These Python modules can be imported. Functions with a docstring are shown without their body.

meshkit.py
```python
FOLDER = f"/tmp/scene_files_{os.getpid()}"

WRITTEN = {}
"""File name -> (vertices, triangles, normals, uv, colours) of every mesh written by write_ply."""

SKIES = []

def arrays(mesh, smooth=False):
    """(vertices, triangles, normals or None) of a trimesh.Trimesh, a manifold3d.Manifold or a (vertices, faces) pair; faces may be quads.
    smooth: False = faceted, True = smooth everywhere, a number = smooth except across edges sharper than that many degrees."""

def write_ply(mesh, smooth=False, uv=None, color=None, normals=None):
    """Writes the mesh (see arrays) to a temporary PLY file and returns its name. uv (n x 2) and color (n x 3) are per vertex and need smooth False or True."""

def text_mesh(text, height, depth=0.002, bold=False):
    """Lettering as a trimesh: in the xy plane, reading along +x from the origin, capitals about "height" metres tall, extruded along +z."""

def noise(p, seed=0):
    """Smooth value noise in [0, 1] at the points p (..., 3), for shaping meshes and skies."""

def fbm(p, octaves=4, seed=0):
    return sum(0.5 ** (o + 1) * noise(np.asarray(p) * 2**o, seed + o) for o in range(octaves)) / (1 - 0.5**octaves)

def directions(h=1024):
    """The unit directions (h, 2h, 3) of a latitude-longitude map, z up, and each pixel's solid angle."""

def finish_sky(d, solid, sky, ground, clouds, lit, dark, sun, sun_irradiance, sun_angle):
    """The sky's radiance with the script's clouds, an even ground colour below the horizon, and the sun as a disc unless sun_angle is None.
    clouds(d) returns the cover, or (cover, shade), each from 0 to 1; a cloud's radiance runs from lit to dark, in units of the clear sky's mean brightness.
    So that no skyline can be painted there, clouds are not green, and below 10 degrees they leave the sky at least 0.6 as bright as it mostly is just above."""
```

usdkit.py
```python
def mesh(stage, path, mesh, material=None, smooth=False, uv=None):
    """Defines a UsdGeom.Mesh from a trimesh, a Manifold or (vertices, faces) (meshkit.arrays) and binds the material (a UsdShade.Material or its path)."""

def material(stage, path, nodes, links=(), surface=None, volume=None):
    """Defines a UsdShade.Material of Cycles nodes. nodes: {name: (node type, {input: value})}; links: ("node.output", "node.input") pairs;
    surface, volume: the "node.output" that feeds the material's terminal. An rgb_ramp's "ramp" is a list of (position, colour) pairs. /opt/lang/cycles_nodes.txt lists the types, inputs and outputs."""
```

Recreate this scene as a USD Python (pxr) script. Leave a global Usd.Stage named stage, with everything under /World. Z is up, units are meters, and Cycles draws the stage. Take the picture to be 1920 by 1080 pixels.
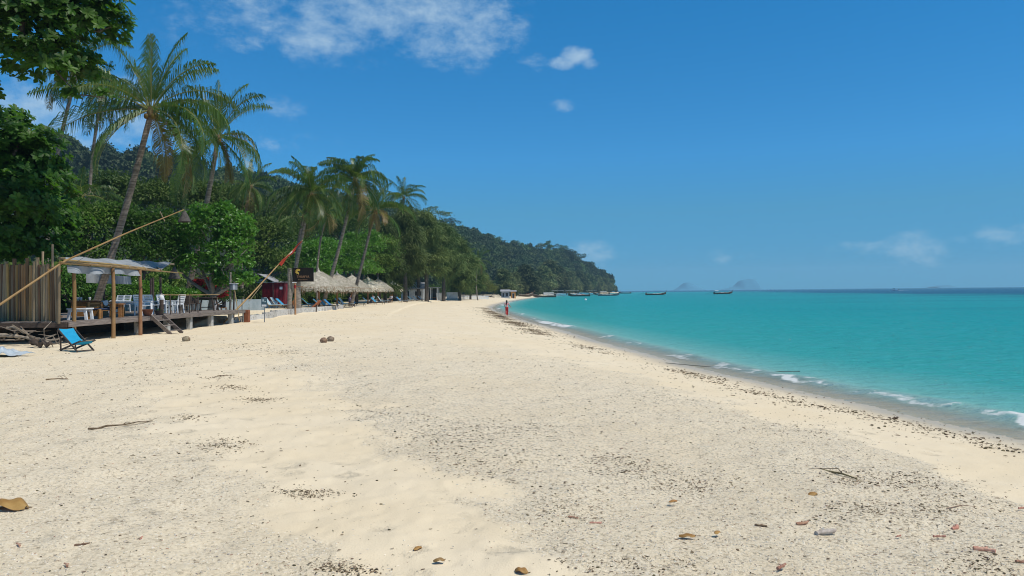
import math, numpy as np, trimesh, usdkit, meshkit
from pxr import Usd, UsdGeom, UsdLux, UsdShade, Gf, Sdf, Vt
from scipy.spatial import cKDTree
import manifold3d as m3

stage = Usd.Stage.CreateInMemory()
UsdGeom.SetStageUpAxis(stage, UsdGeom.Tokens.z)
UsdGeom.SetStageMetersPerUnit(stage, 1.0)
WORLD = UsdGeom.Xform.Define(stage, '/World')
UsdGeom.Scope.Define(stage, '/World/Looks')
V = lambda *a: np.array(a, float)
nrm = lambda v: v / (np.linalg.norm(v, axis=-1, keepdims=True) + 1e-12)

# ------------------------------------------------------------------ camera, sky, sun, exposure
EYE, FPX = V(0, 0, 1.75), 1450.0          # eye height over the dry sand; focal length in pixels of a 1920-wide picture
EXPOSURE = 0.0
SUN_AZ, SUN_EL = math.radians(116), math.radians(60)
SUN_I, SKY_I = 1.0, 0.10
_pitch = math.atan(7 / FPX)
_f = V(0, math.cos(_pitch), math.sin(_pitch))
_r = nrm(V(1, 0, -0.0103)); _r = nrm(_r - _f * (_r @ _f))
_u = np.cross(_r, _f)
cam = UsdGeom.Camera.Define(stage, '/World/camera')
cam.AddTransformOp().Set(Gf.Matrix4d(*_r, 0, *_u, 0, *(-_f), 0, *EYE, 1))
cam.CreateHorizontalApertureAttr(36.0)
cam.CreateVerticalApertureAttr(36.0 * 9 / 16)
cam.CreateFocalLengthAttr(36.0 * FPX / 1920)
cam.CreateClippingRangeAttr(Gf.Vec2f(0.05, 60000))
cam.CreateExposureAttr(EXPOSURE)

def ray(px, py):
    return nrm(_f * FPX + _r * (px - 960) - _u * (py - 540))
def at(px, py, Y):                         # the point seen at a pixel of the photograph, Y metres ahead
    d = ray(px, py); return EYE + d * (Y / d[1])

SUN = V(math.sin(SUN_AZ) * math.cos(SUN_EL), math.cos(SUN_AZ) * math.cos(SUN_EL), math.sin(SUN_EL))
sun = UsdLux.DistantLight.Define(stage, '/World/sun')
sun.CreateIntensityAttr(SUN_I); sun.CreateAngleAttr(0.5); sun.CreateNormalizeAttr(True); sun.CreateColorAttr(Gf.Vec3f(1, 0.95, 0.86))
_sx = nrm(np.cross(V(0, 0, 1), SUN)); _sy = np.cross(SUN, _sx)
sun.AddTransformOp().Set(Gf.Matrix4d(*_sx, 0, *_sy, 0, *SUN, 0, 0, 0, 0, 1))

def azel(px, py):
    d = ray(px, py); return math.atan2(d[0], d[1]), math.asin(d[2])

def sky_material():
    n, L = {}, []
    n['sky'] = ('sky_texture', dict(sky_type='single_scattering', sun_disc=False, sun_elevation=SUN_EL, sun_rotation=SUN_AZ, altitude=0.0, air_density=0.8, aerosol_density=0.1, ozone_density=1.5))
    n['tc'] = ('texture_coordinate', {}); n['sep'] = ('separate_xyz', {})
    L += [('tc.generated', 'sep.vector')]
    n['az'] = ('math', dict(math_type='arctan2')); L += [('sep.x', 'az.value1'), ('sep.y', 'az.value2')]
    n['el'] = ('math', dict(math_type='arcsine')); L += [('sep.z', 'el.value1')]
    # clouds seen in the photograph: (px, py, half width, half height, density)
    blobs = [(620, 10, 265, 80, 1.1), (830, 55, 115, 56, 1.25), (470, -5, 170, 60, .75), (1082, 106, 26, 17, 1.25), (1056, 119, 30, 11, 1.15), (1106, 120, 20, 11, 1.15), (1068, 98, 12, 10, 1.0), (1002, 122, 34, 15, .85), (1054, 199, 19, 12, .75), (965, 45, 26, 14, .6),
             (500, 205, 75, 20, .55), (520, 262, 85, 22, .5), (95, 215, 240, 60, .95), (1722, 458, 60, 30, .8), (1645, 466, 60, 16, .85), (1850, 440, 70, 18, .85), (1560, 470, 40, 12, .5), (1370, 480, 60, 12, .5), (1105, 482, 52, 26, .95), (1800, 455, 200, 40, .3)]
    last = None
    for i, (px, py, w, h, dens) in enumerate(blobs):
        a, e = azel(px, py)
        n[f'a{i}'] = ('math', dict(math_type='subtract', value2=a)); L += [('az.value', f'a{i}.value1')]
        n[f'b{i}'] = ('math', dict(math_type='divide', value2=w / FPX)); L += [(f'a{i}.value', f'b{i}.value1')]
        n[f'c{i}'] = ('math', dict(math_type='subtract', value2=e)); L += [('el.value', f'c{i}.value1')]
        n[f'd{i}'] = ('math', dict(math_type='divide', value2=h / FPX)); L += [(f'c{i}.value', f'd{i}.value1')]
        n[f'e{i}'] = ('math', dict(math_type='multiply')); L += [(f'b{i}.value', f'e{i}.value1'), (f'b{i}.value', f'e{i}.value2')]
        n[f'f{i}'] = ('math', dict(math_type='multiply_add')); L += [(f'd{i}.value', f'f{i}.value1'), (f'd{i}.value', f'f{i}.value2'), (f'e{i}.value', f'f{i}.value3')]
        n[f'g{i}'] = ('map_range', dict(from_min=0.0, from_max=2.6, to_min=dens, to_max=0.0, clamp=True)); L += [(f'f{i}.value', f'g{i}.value')]
        if last:
            n[f'h{i}'] = ('math', dict(math_type='maximum')); L += [(last, f'h{i}.value1'), (f'g{i}.result', f'h{i}.value2')]; last = f'h{i}.value'
        else:
            last = f'g{i}.result'
    n['map'] = ('mapping', dict(scale=(1, 1, 1.7))); L += [('tc.generated', 'map.vector')]
    n['noise'] = ('noise_texture', dict(scale=13.0, detail=9.0, roughness=0.6, distortion=0.15)); L += [('map.vector', 'noise.vector')]
    n['cm'] = ('math', dict(math_type='multiply_add', value2=3.0, value3=-2.0)); L += [('noise.fac', 'cm.value1')]
    n['sum'] = ('math', dict(math_type='add')); L += [(last, 'sum.value1'), ('cm.value', 'sum.value2')]
    n['cov'] = ('map_range', dict(range_type='smoothstep', from_min=-0.1, from_max=1.25, to_min=0, to_max=0.72, clamp=True)); L += [('s2.value', 'cov.value')]
    n['nf'] = ('noise_texture', dict(scale=60.0, detail=6.0, roughness=.6)); n['nm'] = ('math', dict(math_type='multiply_add', value2=.85, value3=-.42)); n['s2'] = ('math', dict(math_type='add')); L += [('map.vector', 'nf.vector'), ('nf.fac', 'nm.value1'), ('nm.value', 's2.value1'), ('sum.value', 's2.value2')]
    n['cg'] = ('math', dict(math_type='multiply')); n['lim'] = ('map_range', dict(from_min=0, from_max=.45, clamp=True)); L += [(last, 'lim.value'), ('lim.result', 'cg.value1'), ('cov.result', 'cg.value2')]
    # the sky of the photograph is a purer blue than the model's, most of all low down
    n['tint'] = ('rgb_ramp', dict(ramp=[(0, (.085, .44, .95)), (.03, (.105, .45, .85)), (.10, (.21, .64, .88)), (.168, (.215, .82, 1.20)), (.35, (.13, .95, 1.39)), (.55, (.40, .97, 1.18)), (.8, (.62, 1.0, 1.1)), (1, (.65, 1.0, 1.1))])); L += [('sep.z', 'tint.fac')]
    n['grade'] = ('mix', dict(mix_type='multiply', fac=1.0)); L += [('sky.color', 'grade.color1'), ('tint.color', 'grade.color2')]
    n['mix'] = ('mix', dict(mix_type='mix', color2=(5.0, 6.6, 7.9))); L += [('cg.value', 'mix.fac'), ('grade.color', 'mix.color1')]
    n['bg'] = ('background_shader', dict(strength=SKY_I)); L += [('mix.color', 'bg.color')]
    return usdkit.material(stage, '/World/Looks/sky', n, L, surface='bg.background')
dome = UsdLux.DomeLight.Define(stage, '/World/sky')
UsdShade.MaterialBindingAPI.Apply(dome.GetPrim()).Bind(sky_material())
dome.GetPrim().SetCustomDataByKey('kind', 'structure')

# ------------------------------------------------------------------ helpers
USED = {}
def numbered(parent, name):
    k = USED.get((parent, name), -1) + 1; USED[(parent, name)] = k
    return f'{parent}/{name}' if k == 0 else f'{parent}/{name}_{k:03d}'
def tag(p, label=None, cat=None, group=None, kind=None):
    p = p.GetPrim() if hasattr(p, 'GetPrim') else p
    for k, v in (('label', label), ('category', cat), ('group', group), ('kind', kind)):
        if v: p.SetCustomDataByKey(k, v)
    return p
def thing(name, label, cat, loc=(0, 0, 0), rz=0.0, group=None, scale=None, kind=None):
    x = UsdGeom.Xform.Define(stage, numbered('/World', name))
    x.AddTranslateOp().Set(Gf.Vec3d(*map(float, loc)))
    if rz: x.AddRotateZOp().Set(math.degrees(rz))
    if scale is not None: x.AddScaleOp().Set(Gf.Vec3f(*(np.ones(3) * scale).tolist()))
    return tag(x, label, cat, group, kind)
def emit(parent, name, mesh, material, smooth=False, label=None, kind=None, pv=None):
    path = numbered(str(parent.GetPath()) if parent is not None else '/World', name)
    if isinstance(mesh, MB): mesh = mesh.get()
    m = usdkit.mesh(stage, path, mesh, M[material] if isinstance(material, str) else material, smooth)
    for k, a in (pv or {}).items():
        UsdGeom.PrimvarsAPI(m).CreatePrimvar(k, Sdf.ValueTypeNames.FloatArray, 'vertex').Set(Vt.FloatArray.FromNumpy(np.asarray(a, np.float32)))
    return tag(m, label, None, None, kind)
def solo(name, mesh, material, label, cat, smooth=False, group=None, kind=None, pv=None):
    return tag(emit(None, name, mesh, material, smooth, None, None, pv), label, cat, group, kind)
def copy(root, label, loc, rz=0.0, scale=None, group=None, name=None):
    was = root.GetCustomData()
    x = UsdGeom.Xform.Define(stage, numbered('/World', name or root.GetName().rstrip('_0123456789')))
    x.AddTranslateOp().Set(Gf.Vec3d(*map(float, loc))); x.AddRotateZOp().Set(math.degrees(rz)); x.AddScaleOp().Set(Gf.Vec3f(*(np.ones(3) * (1 if scale is None else scale)).tolist()))
    p = x.GetPrim(); p.GetReferences().AddInternalReference(root.GetPath()); p.SetInstanceable(True)
    return tag(p, label, was.get('category'), group or was.get('group'))
def scatter(name, protos, pos, yaw, scale, idx, label, cat, tilt=None, kind='stuff'):
    """Uncountable small stuff as a PointInstancer: protos = [(mesh, material)]."""
    pi = UsdGeom.PointInstancer.Define(stage, numbered('/World', name))
    rel = pi.CreatePrototypesRel()
    for k, (mesh, mt) in enumerate(protos):
        path = f'{pi.GetPath()}/prototypes/piece' + (f'_{k:03d}' if k else '')
        usdkit.mesh(stage, path, mesh.get() if isinstance(mesh, MB) else mesh, M[mt], False); rel.AddTarget(path)
    n = len(pos); yaw = np.asarray(yaw); tilt = np.zeros(n) if tilt is None else tilt
    q = np.zeros((n, 4)); q[:, 0] = np.cos(yaw / 2) * np.cos(tilt / 2); q[:, 1] = np.cos(yaw / 2) * np.sin(tilt / 2); q[:, 2] = np.sin(yaw / 2) * np.sin(tilt / 2); q[:, 3] = np.sin(yaw / 2) * np.cos(tilt / 2)
    pi.CreatePositionsAttr(Vt.Vec3fArray.FromNumpy(np.asarray(pos, np.float32)))
    pi.CreateOrientationsAttr(Vt.QuathArray([Gf.Quath(*map(float, r)) for r in q]))
    s = np.asarray(scale, np.float32); s = np.repeat(s[:, None], 3, 1) if s.ndim == 1 else s
    pi.CreateScalesAttr(Vt.Vec3fArray.FromNumpy(s)); pi.CreateProtoIndicesAttr(Vt.IntArray.FromNumpy(np.asarray(idx, np.int32)))
    return tag(pi, label, cat, None, kind)

class MB:
    """Collects shapes into one mesh."""
    def __init__(s): s.v, s.f, s.n = [], [], 0
    def add(s, v, f):
        v, f = np.asarray(v, float), np.asarray(f, int)
        if f.shape[1] == 4: f = np.vstack([f[:, [0, 1, 2]], f[:, [0, 2, 3]]])
        s.v.append(v); s.f.append(f + s.n); s.n += len(v); return s
    def tm(s, m): return s.add(m.vertices, m.faces)
    def box(s, c, size, rz=0.0, ch=0.0):
        c, h = np.asarray(c, float), np.asarray(size, float) / 2
        if ch > 0:
            p = V(*[[sx * (h[0] - a), sy * (h[1] - b), sz * (h[2] - g)] for sx in (-1, 1) for sy in (-1, 1) for sz in (-1, 1) for a, b, g in ((0, ch, ch), (ch, 0, ch), (ch, ch, 0))])
            m = trimesh.convex.convex_hull(p); v, f = np.array(m.vertices), np.array(m.faces)
        else:
            m = trimesh.creation.box(h * 2); v, f = np.array(m.vertices), np.array(m.faces)
        if rz: v = v @ np.array([[math.cos(rz), math.sin(rz), 0], [-math.sin(rz), math.cos(rz), 0], [0, 0, 1]])
        return s.add(v + c, f)
    def bar(s, a, b, w, t, up=(0, 0, 1), ch=0.0):
        a, b = np.asarray(a, float), np.asarray(b, float); d = b - a; L = np.linalg.norm(d); d = d / L
        x = np.cross(d, up); x = nrm(x) if np.linalg.norm(x) > 1e-6 else V(1, 0, 0); z = np.cross(x, d)
        m = MB().box((0, 0, 0), (w, L, t), ch=ch); v = m.v[0]
        return s.add((a + b) / 2 + v[:, :1] * x + v[:, 1:2] * d + v[:, 2:] * z, m.f[0])
    def tube(s, pts, r, sides=6, caps=True):
        p = np.asarray(pts, float); r = np.broadcast_to(np.asarray(r, float), (len(p),))
        t = nrm(np.gradient(p, axis=0)); ref = V(0, 0, 1) if abs(t[:, 2]).mean() < .8 else V(1, 0, 0)
        a = nrm(np.cross(t, ref)); b = np.cross(t, a); an = np.arange(sides) * 2 * np.pi / sides
        v = p[:, None] + r[:, None, None] * (np.cos(an)[None, :, None] * a[:, None] + np.sin(an)[None, :, None] * b[:, None])
        i, j = np.meshgrid(np.arange(len(p) - 1), np.arange(sides), indexing='ij')
        q = np.stack([i * sides + j, i * sides + (j + 1) % sides, (i + 1) * sides + (j + 1) % sides, (i + 1) * sides + j], -1).reshape(-1, 4)
        s.add(v.reshape(-1, 3), q)
        if caps:
            for k, o in ((0, 1), (len(p) - 1, -1)):
                ring = v[k]; s.add(np.vstack([ring, p[k]]), [[(j + 1) % sides, j, sides][::o] for j in range(sides)])
        return s
    def grid(s, P, thick=0.0):
        """P: n x m x 3 points; thick: extruded along the mean normal as a closed slab."""
        P = np.asarray(P, float); n, m = P.shape[:2]
        i, j = np.meshgrid(np.arange(n - 1), np.arange(m - 1), indexing='ij')
        q = np.stack([i * m + j, i * m + j + 1, (i + 1) * m + j + 1, (i + 1) * m + j], -1).reshape(-1, 4)
        if not thick: return s.add(P.reshape(-1, 3), q)
        du, dv = np.gradient(P, axis=0), np.gradient(P, axis=1); N = nrm(np.cross(dv, du))
        v = np.vstack([P.reshape(-1, 3), (P - N * thick).reshape(-1, 3)]); o = n * m
        edge = [(k, k + 1) for k in range(m - 1)] + [((n - 1) * m + k + 1, (n - 1) * m + k) for k in range(m - 1)] + [((k + 1) * m, k * m) for k in range(n - 1)] + [(k * m + m - 1, (k + 1) * m + m - 1) for k in range(n - 1)]
        return s.add(v, np.vstack([q, q[:, ::-1] + o, [[b, a, a + o, b + o] for a, b in edge]]))
    def get(s): return np.vstack(s.v), np.vstack(s.f)

def noisy(mesh, amp, scale, seed=0):
    v, f = mesh.get() if isinstance(mesh, MB) else (np.array(mesh.vertices), np.array(mesh.faces))
    c = v.mean(0); d = nrm(v - c)
    return v + d * ((meshkit.fbm(v * scale, 3, seed) - .5) * 2 * amp)[:, None], f

# ------------------------------------------------------------------ materials
M = {}
def mat(name, c1, c2=None, scale=3.0, rough=0.7, bump=0.0, bscale=None, stretch=(1, 1, 1), spec=0.3, rnd=0.0, trans=0.0, tcol=None, detail=4.0, metal=0.0, spots=None, world=False):
    """A plain procedural material: two tones by noise in the object's own space, variation per object, optional bump and leaf translucency."""
    n, L = {'p': ('principled_bsdf', dict(roughness=rough, specular_ior_level=spec, metallic=metal, base_color=c1)), 'tc': ('texture_coordinate', {}), 'mp': ('mapping', dict(scale=stretch))}, [('tc.object', 'mp.vector')]
    col = None
    n['ns'] = ('noise_texture', dict(scale=scale, detail=detail, roughness=.6)); L += [('gw.position' if world else 'mp.vector', 'ns.vector')]
    if world: n['gw'] = ('geometry', {})
    if c2 is not None:
        n['rp'] = ('rgb_ramp', dict(ramp=[(0.0, c1), (.36, c1), (.64, c2), (1.0, c2)])); L += [('ns.fac', 'rp.fac')]; col = 'rp.color'
    if spots:
        n['vs'] = ('noise_texture', dict(scale=spots[1], detail=3.0)); n['vr'] = ('map_range', dict(from_min=spots[2], from_max=spots[2] + .08, clamp=True)); n['vm'] = ('mix', dict(mix_type='mix', color2=spots[0], color1=c1))
        L += [('mp.vector', 'vs.vector'), ('vs.fac', 'vr.value'), ('vr.result', 'vm.fac')] + ([(col, 'vm.color1')] if col else []); col = 'vm.color'
    if rnd:
        n['oi'] = ('object_info', {}); n['mr'] = ('map_range', dict(to_min=1 - rnd, to_max=1 + rnd)); n['hs'] = ('hsv', dict(color=c1, fac=1.0, saturation=1.0, hue=.5, value=1.0)); n['mh'] = ('map_range', dict(to_min=.5 - rnd * .045, to_max=.5 + rnd * .045)); n['wn'] = ('white_noise_texture', dict(dimensions='1D')) if False else ('math', dict(math_type='fraction'))
        n['ml'] = ('math', dict(math_type='multiply', value2=17.31))
        L += [('oi.random', 'mr.value'), ('mr.result', 'hs.value'), ('oi.random', 'ml.value1'), ('ml.value', 'wn.value1'), ('wn.value', 'mh.value'), ('mh.result', 'hs.hue')] + ([(col, 'hs.color')] if col else []); col = 'hs.color'
    if col: L.append((col, 'p.base_color'))
    if bump:
        n['nb'] = ('noise_texture', dict(scale=bscale or scale * 4, detail=5.0, roughness=.65)); n['bp'] = ('bump', dict(strength=1.0, distance=bump)); L += [('mp.vector', 'nb.vector'), ('nb.fac', 'bp.height'), ('bp.normal', 'p.normal')]
    out = 'p.BSDF'
    if trans:
        n['t'] = ('translucent_bsdf', dict(color=tcol or tuple(np.array(c2 or c1) * V(1.5, 1.7, .7)))); n['mx'] = ('mix_closure', dict(fac=trans)); L += [('p.BSDF', 'mx.closure1'), ('t.BSDF', 'mx.closure2')]; out = 'mx.closure'
    M[name] = usdkit.material(stage, f'/World/Looks/{name}', n, L, surface=out)
    return M[name]
# ------------------------------------------------------------------ shoreline and terrain
WATER_Z = -0.9
def onplane(px, py, z):
    d = ray(px, py); return EYE + d * ((z - EYE[2]) / d[2])
_edge_px = [(1920, 825), (1840, 809), (1765, 792), (1665, 767), (1590, 752), (1515, 737), (1440, 718), (1357, 702), (1270, 679), (1220, 665), (1170, 652), (1120, 639), (1060, 620), (995, 604), (958, 592), (932, 583)]
_near = np.array([onplane(x, y, WATER_Z)[:2] for x, y in _edge_px])
SHORE = np.vstack([[[30, -9000], [16, -300], [12.5, -40], [11.4, -6], [10.2, 6]], _near, [[-3.4, 132], [-3.2, 155], [-1.2, 200], [3.2, 262], [8.5, 320], [17, 390], [30, 480], [50, 590], [80, 720], [112, 850], [142, 955], [136, 1010], [60, 1080], [-300, 1180], [-4000, 1500]]])
_t = np.r_[0, np.cumsum(np.linalg.norm(np.diff(SHORE, axis=0), axis=1))]
def dense(poly, step):
    t = np.r_[0, np.cumsum(np.linalg.norm(np.diff(poly, axis=0), axis=1))]; n = int(t[-1] / step) + 2
    q = np.linspace(0, t[-1], n); return np.stack([np.interp(q, t, poly[:, k]) for k in range(poly.shape[1])], 1)
_SD = np.vstack([dense(SHORE[:5], 1.0)[-60:], dense(SHORE[4:32], .4), dense(SHORE[31:], 6.0)]); _SD = np.vstack([[[16., -300.]], _SD])
for _ in range(3): _SD[1:-1] = (_SD[:-2] + 2 * _SD[1:-1] + _SD[2:]) / 4
_ST = nrm(np.gradient(_SD, axis=0)); _STREE = cKDTree(_SD)
def shore(xy):
    """Signed distance to the waterline, positive on land."""
    xy = np.asarray(xy, float); d, i = _STREE.query(xy)
    e = xy - _SD[i]; return np.where(_ST[i, 0] * e[..., 1] - _ST[i, 1] * e[..., 0] > 0, d, -d)
KERB = np.array([at(418, 606, 47)[:2], at(480, 601, 50)[:2], at(540, 591, 57)[:2], at(600, 582, 65)[:2], at(642, 577, 75)[:2], [-17.2, 92], [-18.0, 112], [-18.5, 140], [-14, 200], [-4, 260], [0, 330], [15, 450]])
def terrace(x, y):
    """Height of the ground behind the kerb; fades to a soft bank farther off."""
    kx = np.interp(y, KERB[:, 1], KERB[:, 0]); wide = np.interp(y, [40, 71, 80, 140, 300], [.15, .3, 6, 8, 12])
    t = np.clip((kx - .28 - x) / wide, 0, 1); t = t * t * (3 - 2 * t)
    up = np.interp(y, [43, 47], [0, 1]); back = np.clip((-25 - x) / 2.5, 0, 1)
    rise = .29 * np.clip(1 - (x - kx) / 11, 0, 1) ** 2 * np.interp(y, [44, 60, 150, 260], [0, 1, 1, .3])
    return np.maximum(rise, .45 * np.maximum(t * up, back * (1 - up)))
def height(xy):
    s = shore(xy)
    z = np.interp(s, [-400, -120, -50, -20, -6, 0, 2.5, 6, 10, 15], [-9, -5, -3.0, -1.9, -1.2, -.9, -.66, -.30, -.08, 0.0])
    x, y = xy[..., 0], xy[..., 1]
    z = z + np.where(s > 12, terrace(x, y), 0)
    z = z + np.clip((s - 60) / 400, 0, 1) * 2.0
    return z
def relief(xy, s):
    p = np.c_[xy, np.zeros(len(xy))]
    r = np.hypot(xy[:, 0], xy[:, 1])
    a = (meshkit.fbm(p * .55, 3, 1) - .5) * .09 + (meshkit.fbm(p * 2.3, 3, 7) - .5) * .075 * np.clip(1.6 - r / 45, 0, 1) + (meshkit.fbm(p * 9, 2, 3) - .5) * .016 * np.clip(1.4 - r / 14, 0, 1)
    return a * np.clip((s - .2) / 5, .04, 1)
def ground(px, py):
    """Where the sight line through a pixel meets the ground."""
    d = ray(px, py); t = np.geomspace(2, 4000, 1500); p = EYE + t[:, None] * d
    below = p[:, 2] < height(p[:, :2]); i = int(np.argmax(below)); lo, hi = t[max(i - 1, 0)], t[i]
    for _ in range(24):
        m = (lo + hi) / 2; q = EYE + m * d
        if q[2] < height(q[None, :2])[0]: hi = m
        else: lo = m
    return EYE + hi * d
def ground_many(P):
    d = nrm(_f * FPX + _r * (P[:, :1] - 960) - _u * (P[:, 1:] - 540)); z = np.zeros(len(P))
    for _ in range(14): q = EYE + d * ((z - EYE[2]) / d[:, 2])[:, None]; z = .5 * z + .5 * height(q[:, :2])
    return q[:, :2]
def onground(x, y):
    xy = np.array([[x, y]], float); return V(x, y, height(xy)[0] + relief(xy, shore(xy))[0])
def polar(ang, rad):
    A, R = np.meshgrid(ang, rad); xy = np.stack([R * np.sin(A), R * np.cos(A)], -1); n, m = A.shape
    i, j = np.meshgrid(np.arange(n - 1), np.arange(m), indexing='ij'); j2 = (j + 1) % m
    return xy.reshape(-1, 2), np.stack([i * m + j, i * m + j2, (i + 1) * m + j2, (i + 1) * m + j], -1).reshape(-1, 4)
# zones of the dry sand: coral rubble left and right of a band of smooth yellow sand
def gp(pts): return np.array([ground(x, y)[:2] for x, y in pts])
from shapely.geometry import Polygon, Point
import shapely
_right = Polygon(gp([(520, 655), (500, 690), (620, 735), (705, 795), (745, 850), (860, 910), (960, 960), (1060, 1040), (1120, 1079)]).tolist() + [[1, 2.5], [6, 1], [8, 8]] + gp([(1900, 930), (1700, 860), (1500, 800), (1330, 745), (1190, 705), (1050, 672), (900, 645), (760, 622)]).tolist()).buffer(0)
_left = Polygon([[-30, 20], [-8, 1], [-1.5, 2]] + gp([(700, 1079), (560, 1000), (480, 905), (400, 850), (330, 800), (290, 745), (330, 690), (400, 655), (470, 622), (330, 630), (200, 645)]).tolist()).buffer(0)
def zone(xy):
    """1 in the coral rubble, 0 on smooth sand, with a ragged edge."""
    p = np.c_[xy, np.zeros(len(xy))]; w = (meshkit.fbm(p * 1.1, 4, 21) - .5) * 1.6 + (meshkit.fbm(p * 5, 3, 5) - .5) * .7
    out = np.zeros(len(xy)); pts = shapely.points(xy)
    for poly, amt in ((_right, 1.0), (_left, .72)):
        d = shapely.distance(pts, poly.exterior); d = np.where(shapely.contains(poly, pts), d, -d)
        r = np.hypot(xy[:, 0], xy[:, 1])
        amt = amt * np.interp(r, [13, 34], [1, .6])
        out = np.maximum(out, amt * np.clip((d + w * np.clip(r / 9, .4, 3)) / np.clip(r * .045, .25, 4) + .5, 0, 1))
    return out
_ang = np.unique(np.r_[np.linspace(-math.pi, math.pi, 90, endpoint=False), np.radians(np.linspace(-36, 36, 520))])
_rad = np.r_[0.05, np.geomspace(.5, 2.6, 8), np.geomspace(2.8, 420, 560), np.geomspace(440, 5200, 30)]
xy, quads = polar(_ang, _rad)
s_g = shore(xy); z_g = height(xy); near = (np.hypot(xy[:, 0], xy[:, 1]) < 400)
z_g[near] += relief(xy[near], s_g[near])
zn = np.zeros(len(xy)); close = np.hypot(xy[:, 0], xy[:, 1]) < 70; zn[close] = zone(xy[close])
soil = np.clip((np.interp(xy[:, 1], KERB[:, 1], KERB[:, 0]) - 6 - xy[:, 0]) / 4, 0, 1) * (s_g > 10)

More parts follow.
